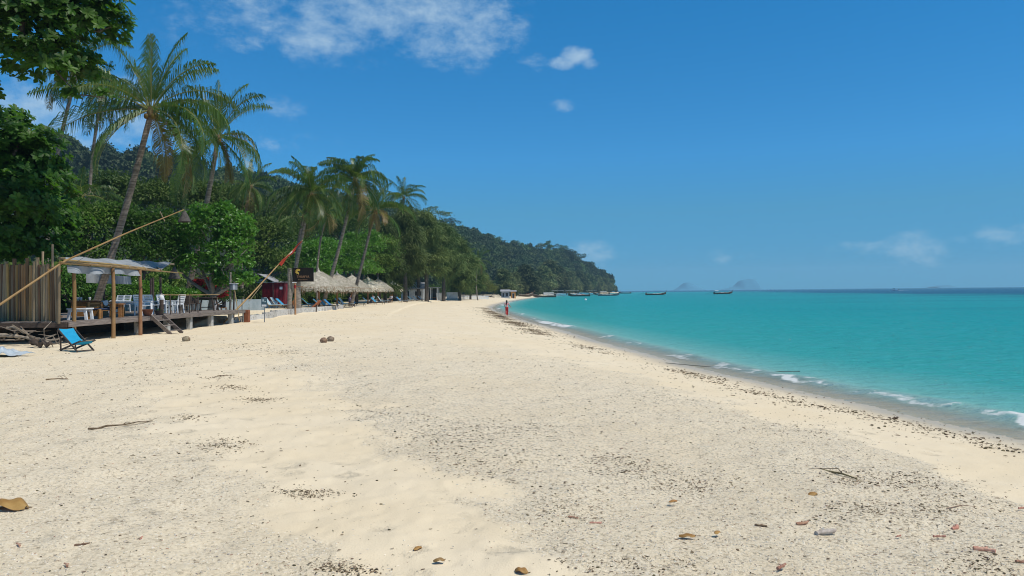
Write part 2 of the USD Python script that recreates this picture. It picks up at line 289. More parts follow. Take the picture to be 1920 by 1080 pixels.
def ground_material():
    n, L = {}, []
    def nd(k, kind, **v): n[k] = (kind, v)
    nd('g', 'geometry'); nd('zone', 'attribute', attribute='rubble'); nd('wet', 'attribute', attribute='shore'); nd('soil', 'attribute', attribute='soil')
    nd('n1', 'noise_texture', scale=.35, detail=5.0, roughness=.6); nd('n2', 'noise_texture', scale=7.0, detail=6.0, roughness=.7); nd('n3', 'noise_texture', scale=60.0, detail=3.0, roughness=.7)
    L += [('g.position', f'{k}.vector') for k in ('n1', 'n2', 'n3')]
    nd('sand', 'rgb_ramp', ramp=[(0, (.68, .55, .365)), (.4, (.71, .585, .40)), (.65, (.735, .62, .445)), (1, (.755, .645, .475))]); L += [('n1.fac', 'sand.fac')]
    # coral rubble: pale bits with dark gaps, two sizes
    nd('v1', 'voronoi_texture', scale=42.0, randomness=1.0); nd('v2', 'voronoi_texture', scale=95.0, randomness=1.0); nd('wp', 'mix', mix_type='add', fac=.06); L += [('g.position', 'wp.color1'), ('n3.color', 'wp.color2'), ('wp.color', 'v1.vector'), ('g.position', 'v2.vector')]
    nd('rub', 'rgb_ramp', ramp=[(0, (1.0, .96, .88)), (.42, (.97, .92, .82)), (.68, (.74, .66, .54)), (.9, (.26, .21, .15))]); L += [('v1.distance', 'rub.fac')]
    nd('sp', 'separate_xyz'); L += [('v1.color', 'sp.vector')]
    nd('bits', 'rgb_ramp', ramp=[(0, (.20, .15, .10)), (.07, (.30, .24, .17)), (.09, (.82, .74, .60)), (.55, (.88, .81, .69)), (.8, (.78, .67, .50)), (.97, (.88, .79, .64))]); L += [('sp.x', 'bits.fac')]
    nd('rb2', 'mix', mix_type='multiply', fac=.85); L += [('bits.color', 'rb2.color1'), ('rub.color', 'rb2.color2')]
    nd('rb3', 'mix', mix_type='mix', fac=.22, color2=(.82, .71, .52)); L += [('rb2.color', 'rb3.color1')]
    nd('zr', 'map_range', from_min=.28, from_max=.62, to_min=.35, to_max=1.0, clamp=True); nd('zf', 'math', math_type='multiply'); L += [('n1.fac', 'zr.value'), ('zr.result', 'zf.value1'), ('zone.fac', 'zf.value2')]
    nd('m1', 'mix', mix_type='mix'); L += [('zf.value', 'm1.fac'), ('sand.color', 'm1.color1'), ('rb3.color', 'm1.color2')]
    # fine dark specks everywhere
    nd('spk', 'noise_texture', scale=38.0, detail=4.0, roughness=.75); L += [('g.position', 'spk.vector')]
    nd('spr', 'map_range', from_min=.655, from_max=.72, to_min=0, to_max=.75, clamp=True); L += [('spk.fac', 'spr.value')]
    nd('big', 'map_range', from_min=.40, from_max=.62, clamp=True); L += [('n2.fac', 'big.value')]
    nd('spm', 'math', math_type='multiply'); L += [('spr.result', 'spm.value1'), ('big.result', 'spm.value2')]
    nd('m2', 'mix', mix_type='mix', color2=(.16, .12, .08)); L += [('spm.value', 'm2.fac'), ('m1.color', 'm2.color1')]
    # damp sand towards the water
    nd('wr', 'map_range', range_type='smoothstep', from_min=.15, from_max=1.9, to_min=1, to_max=0, clamp=True); nd('wn', 'math', math_type='multiply_add', value2=1.6, value3=-.8); nd('ws', 'math', math_type='add'); L += [('n1.fac', 'wn.value1'), ('wet.fac', 'ws.value1'), ('wn.value', 'ws.value2'), ('ws.value', 'wr.value')]
    nd('wm', 'mix', mix_type='mix', color2=(.46, .38, .26)); nd('wf', 'math', math_type='multiply', value2=.85); L += [('wr.result', 'wf.value1'), ('wf.value', 'wm.fac'), ('m2.color', 'wm.color1')]
    nd('so', 'mix', mix_type='mix', color2=(.11, .085, .05)); nd('sn', 'math', math_type='multiply'); nd('sb', 'map_range', from_min=.35, from_max=.55, to_min=.25, to_max=1, clamp=True); L += [('n2.fac', 'sb.value'), ('soil.fac', 'sn.value1'), ('sb.result', 'sn.value2'), ('sn.value', 'so.fac'), ('wm.color', 'so.color1')]
    nd('bh', 'math', math_type='multiply_add', value2=-.55); L += [('v1.distance', 'bh.value1')]; nd('bz', 'math', math_type='multiply'); L += [('bh.value', 'bz.value1'), ('zone.fac', 'bz.value2'), ('n2.fac', 'bh.value3')]
    nd('fp', 'voronoi_texture', scale=1.9, randomness=1.0, feature='smooth_f1', smoothness=.35); nd('fw', 'mix', mix_type='add', fac=.35); nd('fr', 'map_range', range_type='smoothstep', from_min=.02, from_max=.34, to_min=-2.1, to_max=0, clamp=True); nd('fm', 'map_range', from_min=.42, from_max=.6, to_min=.1, to_max=1, clamp=True); nd('fx', 'math', math_type='multiply'); nd('fy', 'math', math_type='add'); L += [('g.position', 'fw.color1'), ('n2.color', 'fw.color2'), ('fw.color', 'fp.vector'), ('fp.distance', 'fr.value'), ('n1.fac', 'fm.value'), ('fr.result', 'fx.value1'), ('fm.result', 'fx.value2'), ('ba.value', 'fy.value1'), ('fx.value', 'fy.value2')]
    nd('ba', 'math', math_type='multiply_add', value2=.30); L += [('n3.fac', 'ba.value1'), ('bz.value', 'ba.value3')]
    nd('bp', 'bump', strength=.8, distance=.022); L += [('fy.value', 'bp.height')]
    nd('rg', 'map_range', from_min=0, from_max=1, to_min=.85, to_max=.3, clamp=True); L += [('wr.result', 'rg.value')]
    nd('p', 'principled_bsdf', specular_ior_level=.2); L += [('so.color', 'p.base_color'), ('bp.normal', 'p.normal'), ('rg.result', 'p.roughness')]
    return usdkit.material(stage, '/World/Looks/sand', n, L, surface='p.BSDF')
M['sand'] = ground_material()
solo('sandy_beach', (np.c_[xy, z_g], quads), 'sand', 'pale sand beach with bands of coral rubble', 'beach', smooth=True, kind='structure', pv=dict(rubble=zn, shore=s_g, soil=soil))

# ------------------------------------------------------------------ sea
_ang2 = np.unique(np.r_[np.linspace(-math.pi, math.pi, 80, endpoint=False), np.radians(np.linspace(-8, 36, 620))])
_rad2 = np.r_[1, 4, np.geomspace(8, 260, 420), np.geomspace(265, 5200, 110)]
sxy, sq = polar(_ang2, _rad2); ss = -shore(sxy)
_keep = ss > -6
_fq = sq[_keep[sq].any(1)]
_p3 = np.c_[sxy, np.zeros(len(sxy))]
_along = _SD[_STREE.query(sxy)[1]]
_wob = (meshkit.fbm(np.c_[_along * .11, np.zeros(len(sxy))], 3, 4) - .5) * 2
_crest = 1.55 + _wob * 1.1                                            # the little breaker's distance from the edge
_patch = np.clip((meshkit.fbm(np.c_[_along * .2 + 3.1, np.zeros(len(sxy))], 2, 15) - .44) * 6, 0, 1)
_amp = np.clip(1 - np.abs(ss - _crest) / 1.1, 0, 1)
_patch = np.maximum(_patch, .70 * np.clip((meshkit.fbm(np.c_[_along * .5, np.zeros(len(sxy))], 2, 33) - .36) * 6, 0, 1)); _wave = .10 * np.exp(-((ss - _crest) / .42) ** 2) * (.25 + .75 * _patch)
_rip = (meshkit.fbm(_p3 * V(.5, .9, 1), 3, 9) - .5) * .17 * np.clip(ss / 14, 0, 1) * np.clip(2 - np.hypot(sxy[:, 0], sxy[:, 1]) / 120, 0, 1)
foam = np.clip(1.1 - np.abs(ss - _crest + .3 + (meshkit.fbm(_p3 * 1.7, 3, 71) - .5) * 1.3) / .62, 0, 1) * _patch
sz = WATER_Z + _wave + _rip + .012 + (meshkit.fbm(_p3 * .8, 2, 44) - .5) * .03
def sea_material():
    n, L = {}, []
    def nd(k, kind, **v): n[k] = (kind, v)
    nd('g', 'geometry'); nd('d', 'attribute', attribute='offshore'); nd('fo', 'attribute', attribute='foam')
    nd('mp', 'mapping', scale=(.10, .035, .1), rotation=(0, 0, .35)); nd('nz', 'noise_texture', scale=.55, detail=4.0, roughness=.55); L += [('g.position', 'mp.vector'), ('mp.vector', 'nz.vector')]
    nd('na', 'math', math_type='multiply_add', value2=1.1, value3=-.55); L += [('nz.fac', 'na.value1')]
    nd('dl', 'math', math_type='logarithm', value2=10.0); nd('dm', 'math', math_type='maximum', value2=.05); L += [('d.fac', 'dm.value1'), ('dm.value', 'dl.value1')]
    nd('ad', 'math', math_type='multiply_add', value2=.30); L += [('na.value', 'ad.value1'), ('dl.value', 'ad.value3')]
    nd('mr', 'map_range', from_min=-1, from_max=3.6, clamp=True); L += [('ad.value', 'mr.value')]
    P = lambda m: (math.log10(m) + 1) / 4.6
    nd('col', 'rgb_ramp', ramp=[(0, (.44, .41, .34)), (P(.5), (.40, .41, .36)), (P(1.1), (.30, .43, .39)), (P(2.4), (.14, .37, .34)), (P(6), (.036, .30, .29)), (P(30), (.014, .265, .275)), (P(120), (.010, .245, .265)), (P(150), (.009, .20, .225)), (P(180), (.006, .065, .135)), (1, (.006, .060, .13))]); L += [('mr.result', 'col.fac')]
    nd('np', 'noise_texture', scale=.9, detail=5.0, roughness=.6); nd('mq', 'mapping', scale=(.02, .065, .05)); L += [('g.position', 'mq.vector'), ('mq.vector', 'np.vector')]
    nd('pr', 'map_range', from_min=.46, from_max=.70, to_min=0, to_max=.55, clamp=True); nd('pf', 'map_range', from_min=25, from_max=90, clamp=True); nd('pp', 'math', math_type='multiply'); nd('pm', 'mix', mix_type='mix', color2=(.008, .12, .16)); L += [('np.fac', 'pr.value'), ('d.fac', 'pf.value'), ('pr.result', 'pp.value1'), ('pf.result', 'pp.value2'), ('pp.value', 'pm.fac'), ('col.color', 'pm.color1')]
    # ripples
    nd('r1', 'noise_texture', scale=1.0, detail=5.0, roughness=.62, distortion=.4); nd('rm', 'mapping', scale=(.9, 1.9, 1), rotation=(0, 0, .3)); L += [('g.position', 'rm.vector'), ('rm.vector', 'r1.vector')]
    nd('bp', 'bump', strength=.9, distance=.32); L += [('r1.fac', 'bp.height')]
    nd('df', 'diffuse_bsdf'); L += [('pm.color', 'df.color'), ('bp.normal', 'df.normal')]
    nd('tr', 'transparent_bsdf', color=(.93, .97, .96)); nd('op', 'map_range', range_type='smoothstep', from_min=-.3, from_max=2.2, to_min=.18, to_max=1, clamp=True); L += [('d.fac', 'op.value')]
    nd('m0', 'mix_closure'); L += [('op.result', 'm0.fac'), ('tr.BSDF', 'm0.closure1'), ('df.BSDF', 'm0.closure2')]
    nd('gl', 'glossy_bsdf', roughness=.09, color=(1, 1, 1)); nd('fr', 'fresnel', IOR=1.33); nd('fm', 'math', math_type='multiply', value2=.5); L += [('bp.normal', 'gl.normal'), ('bp.normal', 'fr.normal'), ('fr.fac', 'fm.value1')]
    nd('m1', 'mix_closure'); L += [('fm.value', 'm1.fac'), ('m0.closure', 'm1.closure1'), ('gl.BSDF', 'm1.closure2')]
    nd('fn', 'noise_texture', scale=2.6, detail=8.0, roughness=.8, distortion=.8); nd('fa', 'math', math_type='multiply_add', value2=1.0); nd('ft', 'map_range', range_type='smoothstep', from_min=1.02, from_max=1.34, to_max=.9, clamp=True); L += [('g.position', 'fn.vector'), ('fo.fac', 'fa.value1'), ('fn.fac', 'fa.value3'), ('fa.value', 'ft.value')]
    nd('wh', 'diffuse_bsdf', color=(.62, .64, .63)); nd('m2', 'mix_closure'); L += [('ft.result', 'm2.fac'), ('m1.closure', 'm2.closure1'), ('wh.BSDF', 'm2.closure2')]
    return usdkit.material(stage, '/World/Looks/sea_water', n, L, surface='m2.closure')
M['sea'] = sea_material()
_ids = np.unique(_fq); _re = np.full(len(sxy), -1); _re[_ids] = np.arange(len(_ids))
solo('sea', (np.c_[sxy, sz][_ids], _re[_fq]), 'sea', 'turquoise shallow sea turning deep blue at the horizon', 'sea', smooth=True, kind='structure', pv=dict(offshore=ss[_ids], foam=foam[_ids]))
# ------------------------------------------------------------------ leaves, crowns, palms
mat('bark_grey', (.17, .145, .115), (.30, .26, .21), 3, .85, .02, 14, (1, 1, 3.5), rnd=.15)
mat('bark_pale', (.34, .31, .26), (.44, .41, .35), 2, .9)
mat('bark_dark', (.055, .045, .035), (.12, .10, .08), 4, .9, .02, 14)
mat('palm_bark', (.13, .105, .08), (.30, .25, .20), 1.6, .85, .05, 5, (1, 1, 9), rnd=.12)
mat('leaf_almond', (.014, .042, .006), (.054, .122, .013), 1.3, .5, rnd=.25, trans=.34, tcol=(.13, .32, .02), spec=.3)
mat('leaf_hibiscus', (.050, .140, .012), (.105, .23, .020), 1.6, .42, trans=.32, tcol=(.16, .40, .03), rnd=.15, spec=.45)
mat('leaf_shrub', (.034, .086, .010), (.080, .15, .018), .9, .5, trans=.28, tcol=(.10, .26, .03), rnd=.35)
mat('leaf_wood', (.038, .078, .011), (.105, .155, .022), .22, .6, trans=.24, tcol=(.10, .18, .025), rnd=.45, world=True)
mat('leaf_far', (.030, .060, .018), (.095, .130, .030), .075, .7, rnd=.5, world=True, detail=3.0)
mat('leaf_far_dark', (.022, .044, .015), (.070, .098, .028), .06, .7, rnd=.5, world=True, detail=3.0)
mat('leaf_yellow', (.085, .115, .018), (.15, .16, .03), .8, .5, trans=.3, tcol=(.28, .30, .03), rnd=.2)
mat('needle', (.074, .108, .024), (.145, .180, .050), .35, .7, trans=.22, tcol=(.10, .15, .035), rnd=.4)
mat('needle_far', (.075, .098, .032), (.13, .148, .055), .12, .75, rnd=.6)
mat('frond', (.030, .072, .010), (.076, .132, .017), .5, .42, trans=.22, tcol=(.16, .28, .03), rnd=.3, spec=.45)
mat('frond_old', (.12, .085, .03), (.20, .145, .055), .6, .5, trans=.25, tcol=(.3, .25, .05), rnd=.3)
mat('rachis', (.20, .20, .05), (.28, .25, .08), 2, .45)
mat('coconut', (.10, .09, .02), (.22, .11, .025), 3, .5, rnd=.3)
mat('coir', (.13, .075, .035), (.24, .15, .075), 6, .9)
mat('blossom', (.36, .012, .022), (.55, .03, .05), 2, .6, trans=.2, tcol=(.5, .02, .03))
mat('hill_soil', (.012, .020, .008), (.020, .028, .011), .1, .95)

def leaf_mesh(P, D, N, size, rng, fold=.25, aspect=.5, six=False):
    """One folded leaf per point: D the way the leaf points, N its upper side."""
    n = len(P); D = nrm(D); S = nrm(np.cross(D, N)); U = np.cross(S, D); L = size[:, None]
    a, tip = P, P + D * L - U * L * .10
    if six:
        w = L * aspect * .5; m1, m2 = P + D * L * .40, P + D * L * .75
        v = np.stack([a, m1 + S * w * .8 + U * w * fold, m1 - S * w * .8 + U * w * fold, m2 + S * w + U * (w * fold - L * .03), m2 - S * w + U * (w * fold - L * .03), tip, m2 - U * L * .03, m1], 1)
        t = [[0, 1, 7], [0, 7, 2], [1, 3, 6], [1, 6, 7], [7, 6, 4], [7, 4, 2], [3, 5, 6], [6, 5, 4]]
    else:
        w = L * aspect * .5; m = P + D * L * .55
        v = np.stack([a, m + S * w + U * w * fold, tip, m - S * w + U * w * fold], 1); t = [[0, 1, 2], [0, 2, 3]]
    k = v.shape[1]; f = (np.arange(n) * k)[:, None, None] + np.array(t)[None]
    return v.reshape(-1, 3), f.reshape(-1, 3)
def blob_points(blobs, n, rng, clumps=24, spread=.22, inner=.55, flat=1.0):
    """Points in tufts spread through a crown of ellipsoids (centre, radii); also each tuft's outward direction."""
    vol = np.array([np.prod(r) ** (2 / 3) for _, r in blobs]); pick = rng.choice(len(blobs), clumps * len(blobs), p=vol / vol.sum())
    C = np.array([b[0] for b in blobs])[pick]; R = np.array([np.ones(3) * b[1] for b in blobs])[pick]
    d = nrm(rng.normal(size=(len(pick), 3))); d[:, 2] = np.where(d[:, 2] < -.35, -d[:, 2], d[:, 2]); rad = inner + (1 - inner) * rng.random(len(pick)) ** .5
    cc = C + d * R * rad[:, None]
    k = rng.integers(len(pick), size=n)
    off = rng.normal(size=(n, 3)) * (R[k] * spread) * V(1, 1, .75 * flat)
    return cc[k] + off, nrm(d[k] * .7 + nrm(off) * .6)
def crown(blobs, n, size, rng, clumps=24, spread=.22, aspect=.5, droop=.2, inner=.55, six=False):
    sb = [(c + nrm(rng.normal(size=3) * V(1, 1, .8) + V(0, 0, .25)) * r * .92, np.ones(3) * r * rng.uniform(.25, .42)) for c, r in blobs for _ in range(3)]
    P, O = blob_points(list(blobs) + sb, n, rng, clumps, spread, inner)
    D = nrm(O * .7 + rng.normal(size=(n, 3)) * .7 + V(0, 0, -droop)); N = nrm(O + V(0, 0, .8) + rng.normal(size=(n, 3)) * .45)
    return leaf_mesh(P, D, N, size * (.65 + .7 * rng.random(n)), rng, aspect=aspect, six=six)
def limb(b, p0, p1, r0, r1, rng, bend=.12, n=6, sides=6):
    t = np.linspace(0, 1, n)[:, None]; L = np.linalg.norm(np.subtract(p1, p0)); k = rng.normal(size=3) * L * bend
    b.tube(np.asarray(p0) * (1 - t) + np.asarray(p1) * t + k * (t * (1 - t) * 2), np.linspace(r0, r1, n), sides); return b
def tree(name, label, cat, loc, blobs, n, size, leaf, trunk_r, rng, group=None, bark='bark_dark', aspect=.5, clumps=26, spread=.2, inner=.5, fork=None, droop=.2, six=False):
    """A broadleaved tree or bush: trunk with limbs into each crown ellipsoid, and the crown."""
    t = thing(name, label, cat, loc, group=group); b = MB()
    low = min(c[2] - np.max(r) for c, r in blobs); cx = np.mean([c for c, _ in blobs], 0); fk = V(cx[0] * .35, cx[1] * .35, fork if fork is not None else max(.4, low * .9 + .3))
    limb(b, (0, 0, -.3), fk, trunk_r * 1.25, trunk_r * .8, rng, .08, 6, 8)
    for c, r in blobs:
        limb(b, fk, np.asarray(c) - V(0, 0, .1) * r, trunk_r * .6, trunk_r * .14, rng, .15, 6)
        for _ in range(3): limb(b, fk + (np.asarray(c) - fk) * .6, np.asarray(c) + nrm(rng.normal(size=3)) * r * .75, trunk_r * .28, trunk_r * .06, rng, .15, 4, 4)
    emit(t, 'trunk', b, bark, 40)
    emit(t, 'crown', crown(blobs, n, size, rng, clumps, spread, aspect, droop, inner, six), leaf)
    return t

def frond_mesh(az, el, L, droop, rng, leaflets=44, width=1.0, wind=V(-.10, .03, 0), hang=.55):
    """A coconut frond starting at the origin: arched midrib with drooping leaflets to both sides."""
    k = 14; s = np.linspace(0, 1, k); h = V(math.sin(az), math.cos(az), 0); e = el - droop * 1.12 * s ** 1.35
    step = L / (k - 1); P = np.zeros((k, 3))
    for i in range(1, k): P[i] = P[i - 1] + step * (h * math.cos((e[i] + e[i - 1]) / 2) + V(0, 0, 1) * math.sin((e[i] + e[i - 1]) / 2) + wind * s[i])
    T = nrm(np.gradient(P, axis=0)); side = nrm(np.cross(T, V(0, 0, 1) + h * .01)); side = np.where((side @ nrm(np.cross(h, V(0, 0, 1))))[:, None] < 0, -side, side); tw = rng.normal() * .35
    rib = MB().tube(P, np.linspace(.035, .006, k) * (L / 4) ** .5, 5)
    q = np.linspace(.10, .995, leaflets); V0, F = [], []
    ip = lambda A, x: np.stack([np.interp(x, s, A[:, j]) for j in range(3)], 1)
    B, t, sd = ip(P, q), nrm(ip(T, q)), nrm(ip(side, q)); up = np.cross(sd, t)
    ll = L * .31 * np.clip(np.sin(np.pi * (q * .86 + .12)) ** .7, .12, 1) * width
    for sg in (-1, 1):
        l = ll * (.7 + .45 * rng.random(leaflets)); a = .42 + .5 * q + .55 * np.clip(t[:, 2], 0, 1) + rng.normal(size=leaflets) * .07
        sdd = sd * math.cos(tw) + up * math.sin(tw) * sg
        d = nrm(sdd * sg * np.cos(a)[:, None] * 1.15 + t * np.sin(a)[:, None] + up * .22); w = (.048 if leaflets > 46 else .062) * (L / 4) ** .5
        m = B + d * (l * .5)[:, None]; d2 = nrm(d * (1 - hang) + V(0, 0, -1) * hang + wind * .6 + rng.normal(size=(leaflets, 3)) * .06); e_ = m + d2 * (l * .55)[:, None]
        wv = nrm(t + up * .25) * w
        V0.append(np.stack([B - wv * .5, B + wv * .5, m + wv * .6, m - wv * .6, e_], 1)); n0 = (np.arange(leaflets) * 5)[:, None, None]
        F.append(n0 + np.array([[0, 1, 2], [0, 2, 3], [3, 2, 4]])[None])
    n = leaflets * 5
    return P, rib, (np.vstack([x.reshape(-1, 3) for x in V0]), np.vstack([F[0].reshape(-1, 3), F[1].reshape(-1, 3) + n]))
def palm(label, loc, top, r0, r1, L, seed, fronds=None, n=36, nuts=5, group='coconut palms along the beach', bow=.12, leaflets=48, bowdir=None, dead=1, Lold=2):
    """top: the crown's place relative to the foot."""
    rng = np.random.default_rng(seed); t = thing('coconut_palm', label, 'palm', loc, group=group); top = np.asarray(top, float); r0, r1 = r0 * .76, r1 * .82
    u = np.linspace(0, 1, 26)[:, None]; h = np.linalg.norm(top); bend = (V(*bowdir, 0) if bowdir is not None else -nrm(V(top[0], top[1], 0) + V(1e-6, 0, 0))) * h * bow
    C = top * u + bend * (u * (1 - u) * 1.6) + V(0, 0, -.3) * (1 - u); rr = np.linspace(r0, r1, 26); rr[:3] *= [1.35, 1.18, 1.06]; rr[1::2] *= 1.06
    emit(t, 'trunk', MB().tube(C, rr, 10), 'palm_bark', 50)
    hd = emit(t, 'crown_shaft', noisy(trimesh.creation.icosphere(2, r1 * 1.7).apply_transform(np.diag([1, 1, 1.5, 1])).apply_translation(top + V(0, 0, r1 * .4)), r1 * .5, 9, seed), 'coir')
    if fronds is None:
        fronds = []
        for i in range(n):
            q = (i + .5) / n; el = math.radians(84 - 126 * q ** 1.1 + rng.normal() * 10); fronds.append((i * 2.399 + rng.normal() * .25, el, L * (.82 + .25 * rng.random()) * (.85 + .3 * min(q * 3, 1) * .5), .65 + 1.15 * rng.random() + .3 * q))
    if Lold: fronds = list(fronds) + [(rng.random() * 6.28, math.radians(-58 - 14 * rng.random()), L * (.6 + .25 * rng.random()), .35) for _ in range(Lold)]
    for i, (az, el, l, dr) in enumerate(fronds):
        P, rib, lf = frond_mesh(az, el, l, dr, rng, leaflets, hang=.62 + .25 * rng.random()); o = top + V(0, 0, r1 * 1.2) + V(math.sin(az), math.cos(az), 0) * r1 * .6
        fr = emit(t, 'frond', (lf[0] + o, lf[1]), 'frond_old' if i >= len(fronds) - dead - Lold else 'frond')
        rv, rf = rib.get(); emit(fr, 'midrib', (rv + o, rf), 'rachis', 60)
    for i in range(nuts):
        a = rng.random() * 6.283; c = top + V(math.sin(a) * r1 * 2.0, math.cos(a) * r1 * 2.0, -r1 * (.2 + 1.6 * rng.random()))
        s = trimesh.creation.icosphere(2, .095 + .025 * rng.random()); s.apply_transform(np.diag([1, 1, 1.25, 1])); s.apply_translation(c); emit(t, 'coconut', s, 'coconut', True)
    return t

def palm_at(label, foot_px, crown_px, Y, r0, r1, L, seed, **k):
    """foot and crown given where the photograph shows them, both Y metres ahead."""
    f = at(*foot_px, Y); f[2] = height(f[None, :2])[0]; c = at(*crown_px, Y + k.pop('dy', 0))
    return palm(label, f, c - f, r0, r1, L, seed, **k)
D2 = math.radians
def fr(*rows): return [(D2(a), D2(e), l, d) for a, e, l, d in rows]
# azimuth: 90 = to the right of the picture, -90 = to the left, 180 = towards the camera
palm_at('tall leaning coconut palm rising behind the bamboo hut, its trunk crossing the terrace', (158, 590), (283, 212), 37, .24, .15, 4.2, 11, nuts=7, bowdir=(.6, 0), bow=.05, leaflets=52,
        fronds=fr((-20, 86, 4.1, .35), (60, 80, 4.4, .5), (-80, 76, 4.2, .6), (150, 70, 4.0, .8), (-40, 66, 4.4, .9), (20, 72, 4.6, .6), (100, 58, 4.2, 1.0), (-95, 48, 4.8, .9), (-110, 30, 5.0, .9), (-80, 8, 5.7, .75), (-60, 20, 5.1, 1.0), (85, 30, 4.7, 1.7), (70, 45, 4.6, 1.5), (110, 12, 4.8, 1.75), (95, -20, 4.9, 1.2), (88, -5, 4.8, 1.3), (102, -35, 4.9, .9), (-140, -25, 4.0, 1.0), (-60, 55, 4.6, 1.0), (45, 62, 4.5, .9), (125, -8, 4.7, 1.5), (-150, 35, 4.3, 1.4), (30, 35, 4.6, 1.3), (-130, -30, 4.1, 1.0), (80, -45, 4.6, .9)))
palm_at('coconut palm with hanging fronds just right of the tallest leaning palm', (340, 540), (408, 262), 54, .28, .17, 5.0, 12, nuts=8, bowdir=(.5, 0), bow=.06, leaflets=50,
        fronds=fr((-10, 84, 4.8, .5), (40, 78, 5.1, .7), (-60, 75, 5.0, .7), (-30, 68, 5.2, .9), (100, 66, 4.9, 1.1), (60, 60, 4.8, 1.0), (150, 60, 4.6, 1.2), (-90, 55, 4.5, 1.0), (-100, 25, 4.5, 1.4), (85, 28, 3.8, 2.2), (95, 5, 4.8, 1.7), (120, -10, 5.2, 1.5), (-75, -15, 4.9, 1.4), (-110, -40, 5.6, .9), (-150, -45, 5.8, .8), (80, -40, 5.2, 1.0), (170, 20, 4.5, 1.6), (10, 30, 4.8, 1.4)))
palm_at('slender far palm whose trunk shows in the sky gap under the big leaves', (88, 400), (150, 122), 54, .20, .13, 4.2, 13, n=16, leaflets=34, nuts=0)
palm_at('second half hidden palm, its drooping crown below the overhanging leaves', (180, 420), (192, 178), 62, .2, .13, 3.6, 21, n=14, leaflets=30, nuts=0)
palm_at('bushy coconut palm with orange nuts above the flagpole tip', (540, 560), (583, 366), 72, .25, .15, 4.4, 14, n=38, nuts=14, bowdir=(-.4, 0), leaflets=44, bow=.05)
palm_at('highest palm of the middle group, its grey trunk curving up from the sunshades', (602, 560), (666, 340), 79, .26, .16, 4.6, 15, n=36, nuts=6, bowdir=(.5, 0), leaflets=44, bow=.05)
palm_at('palm with a long yellow frond drooping right, beside the dark needle trees', (656, 560), (702, 398), 84, .24, .15, 4.2, 16, nuts=4, bowdir=(.3, 0), leaflets=44, bow=.04,
        fronds=fr((0, 84, 4.0, .5), (50, 76, 4.2, .8), (-50, 74, 4.2, .9), (90, 62, 4.0, 1.2), (-90, 60, 3.8, 1.2), (150, 60, 3.6, 1.2), (-150, 50, 3.7, 1.4), (30, 45, 4.0, 1.3), (86, 22, 5.2, 1.35), (100, 40, 4.0, 1.7), (-80, 25, 3.8, 1.8), (-95, 5, 3.8, 1.5), (-120, 30, 3.7, 1.6), (95, -12, 4.4, 1.2), (-70, -25, 3.8, 1.2), (140, 5, 3.5, 1.5)))
palm_at('palm crown peeking over the dark needle trees', (745, 560), (757, 372), 150, .24, .18, 6.2, 17, n=22, nuts=0, leaflets=36)
palm_at('small dark palm standing between the leaning palms and the orange nut palm', (458, 540), (470, 352), 78, .2, .14, 3.6, 18, n=18, nuts=0, leaflets=34)
palm_at('thin pale trunk with its crown lost behind the orange nut palm', (556, 556), (569, 408), 80, .17, .12, 3.0, 19, n=14, nuts=0, leaflets=30)
palm_at('thin grey trunk standing in the gap left of the curving palm', (596, 540), (612, 402), 90, .17, .12, 3.2, 20, n=15, nuts=0, leaflets=30)
palm_at('short palm at the edge of the wood behind the terrace', (160, 470), (150, 372), 56, .16, .12, 3.4, 27, n=18, nuts=0, leaflets=30)
palm_at('far palm standing out of the needle trees above the yellow green tree', (896, 552), (897, 490), 190, .2, .15, 4.4, 24, n=20, nuts=0, leaflets=26)
palm_at('far palm between the needle trees, the left one of two', (862, 552), (866, 478), 178, .2, .15, 4.0, 25, n=18, nuts=0, leaflets=26)

rg = np.random.default_rng(5)
# --- the big dark almond tree at the left edge: overhanging limbs and the lower crown
def almond(label, loc, blobs, n_ros, seed, trunk_pts, leaf=.27, near_parts=120, limbs=()):
    rng = np.random.default_rng(seed); t = thing('sea_almond_tree', label, 'tree', loc)
    b = MB().tube(trunk_pts, np.linspace(.34, .16, len(trunk_pts)), 10)
    done = [np.asarray(p) for p in trunk_pts[len(trunk_pts) // 2:]]
    for c, r in sorted(blobs, key=lambda q: np.linalg.norm(q[0] - trunk_pts[-1])):
        q = min(done, key=lambda p: np.linalg.norm(p - c)); limb(b, q, c, .05 * float(np.mean(r)) + .015, .012, rng, .10, 7); done.append(np.asarray(c))
    emit(t, 'trunk', b, 'bark_dark', 40)
    P, O = blob_points(blobs, n_ros, rng, 40, .17, .35, .8)
    k = 8; sel = np.argsort(np.linalg.norm(P + np.asarray(loc) - EYE, axis=1) + rng.random(n_ros) * 1.5)
    A = nrm(O * .8 + V(.25, -.15, .75) + rng.normal(size=O.shape) * .25)            # the rosette's axis
    x = nrm(np.cross(A, V(.3, .9, .1))); y = np.cross(A, x)
    def ros(ids):
        th = (np.arange(k)[None] * 2.399 + rng.random(len(ids))[:, None] * 6.28); el = rng.uniform(.05, .75, size=th.shape)
        rad = np.cos(th)[..., None] * x[ids][:, None] + np.sin(th)[..., None] * y[ids][:, None]
        D = rad * np.cos(el)[..., None] + A[ids][:, None] * np.sin(el)[..., None] + V(0, 0, -.15); N = A[ids][:, None] * np.cos(el)[..., None] - rad * np.sin(el)[..., None]
        n = len(ids) * k
        return leaf_mesh(np.repeat(P[ids], k, 0), D.reshape(-1, 3), N.reshape(-1, 3) + rng.normal(size=(n, 3)) * .12, leaf * (.6 + .6 * rng.random(n)), rng, aspect=.48, six=True)
    for i in sel[:near_parts]: emit(t, 'leaf_cluster', ros(np.array([i])), 'leaf_almond')
    emit(t, 'foliage', ros(sel[near_parts:-110]), 'leaf_almond', kind='stuff'); emit(t, 'yellowing_leaves', ros(sel[-110:]), 'leaf_yellow', kind='stuff')
    return t
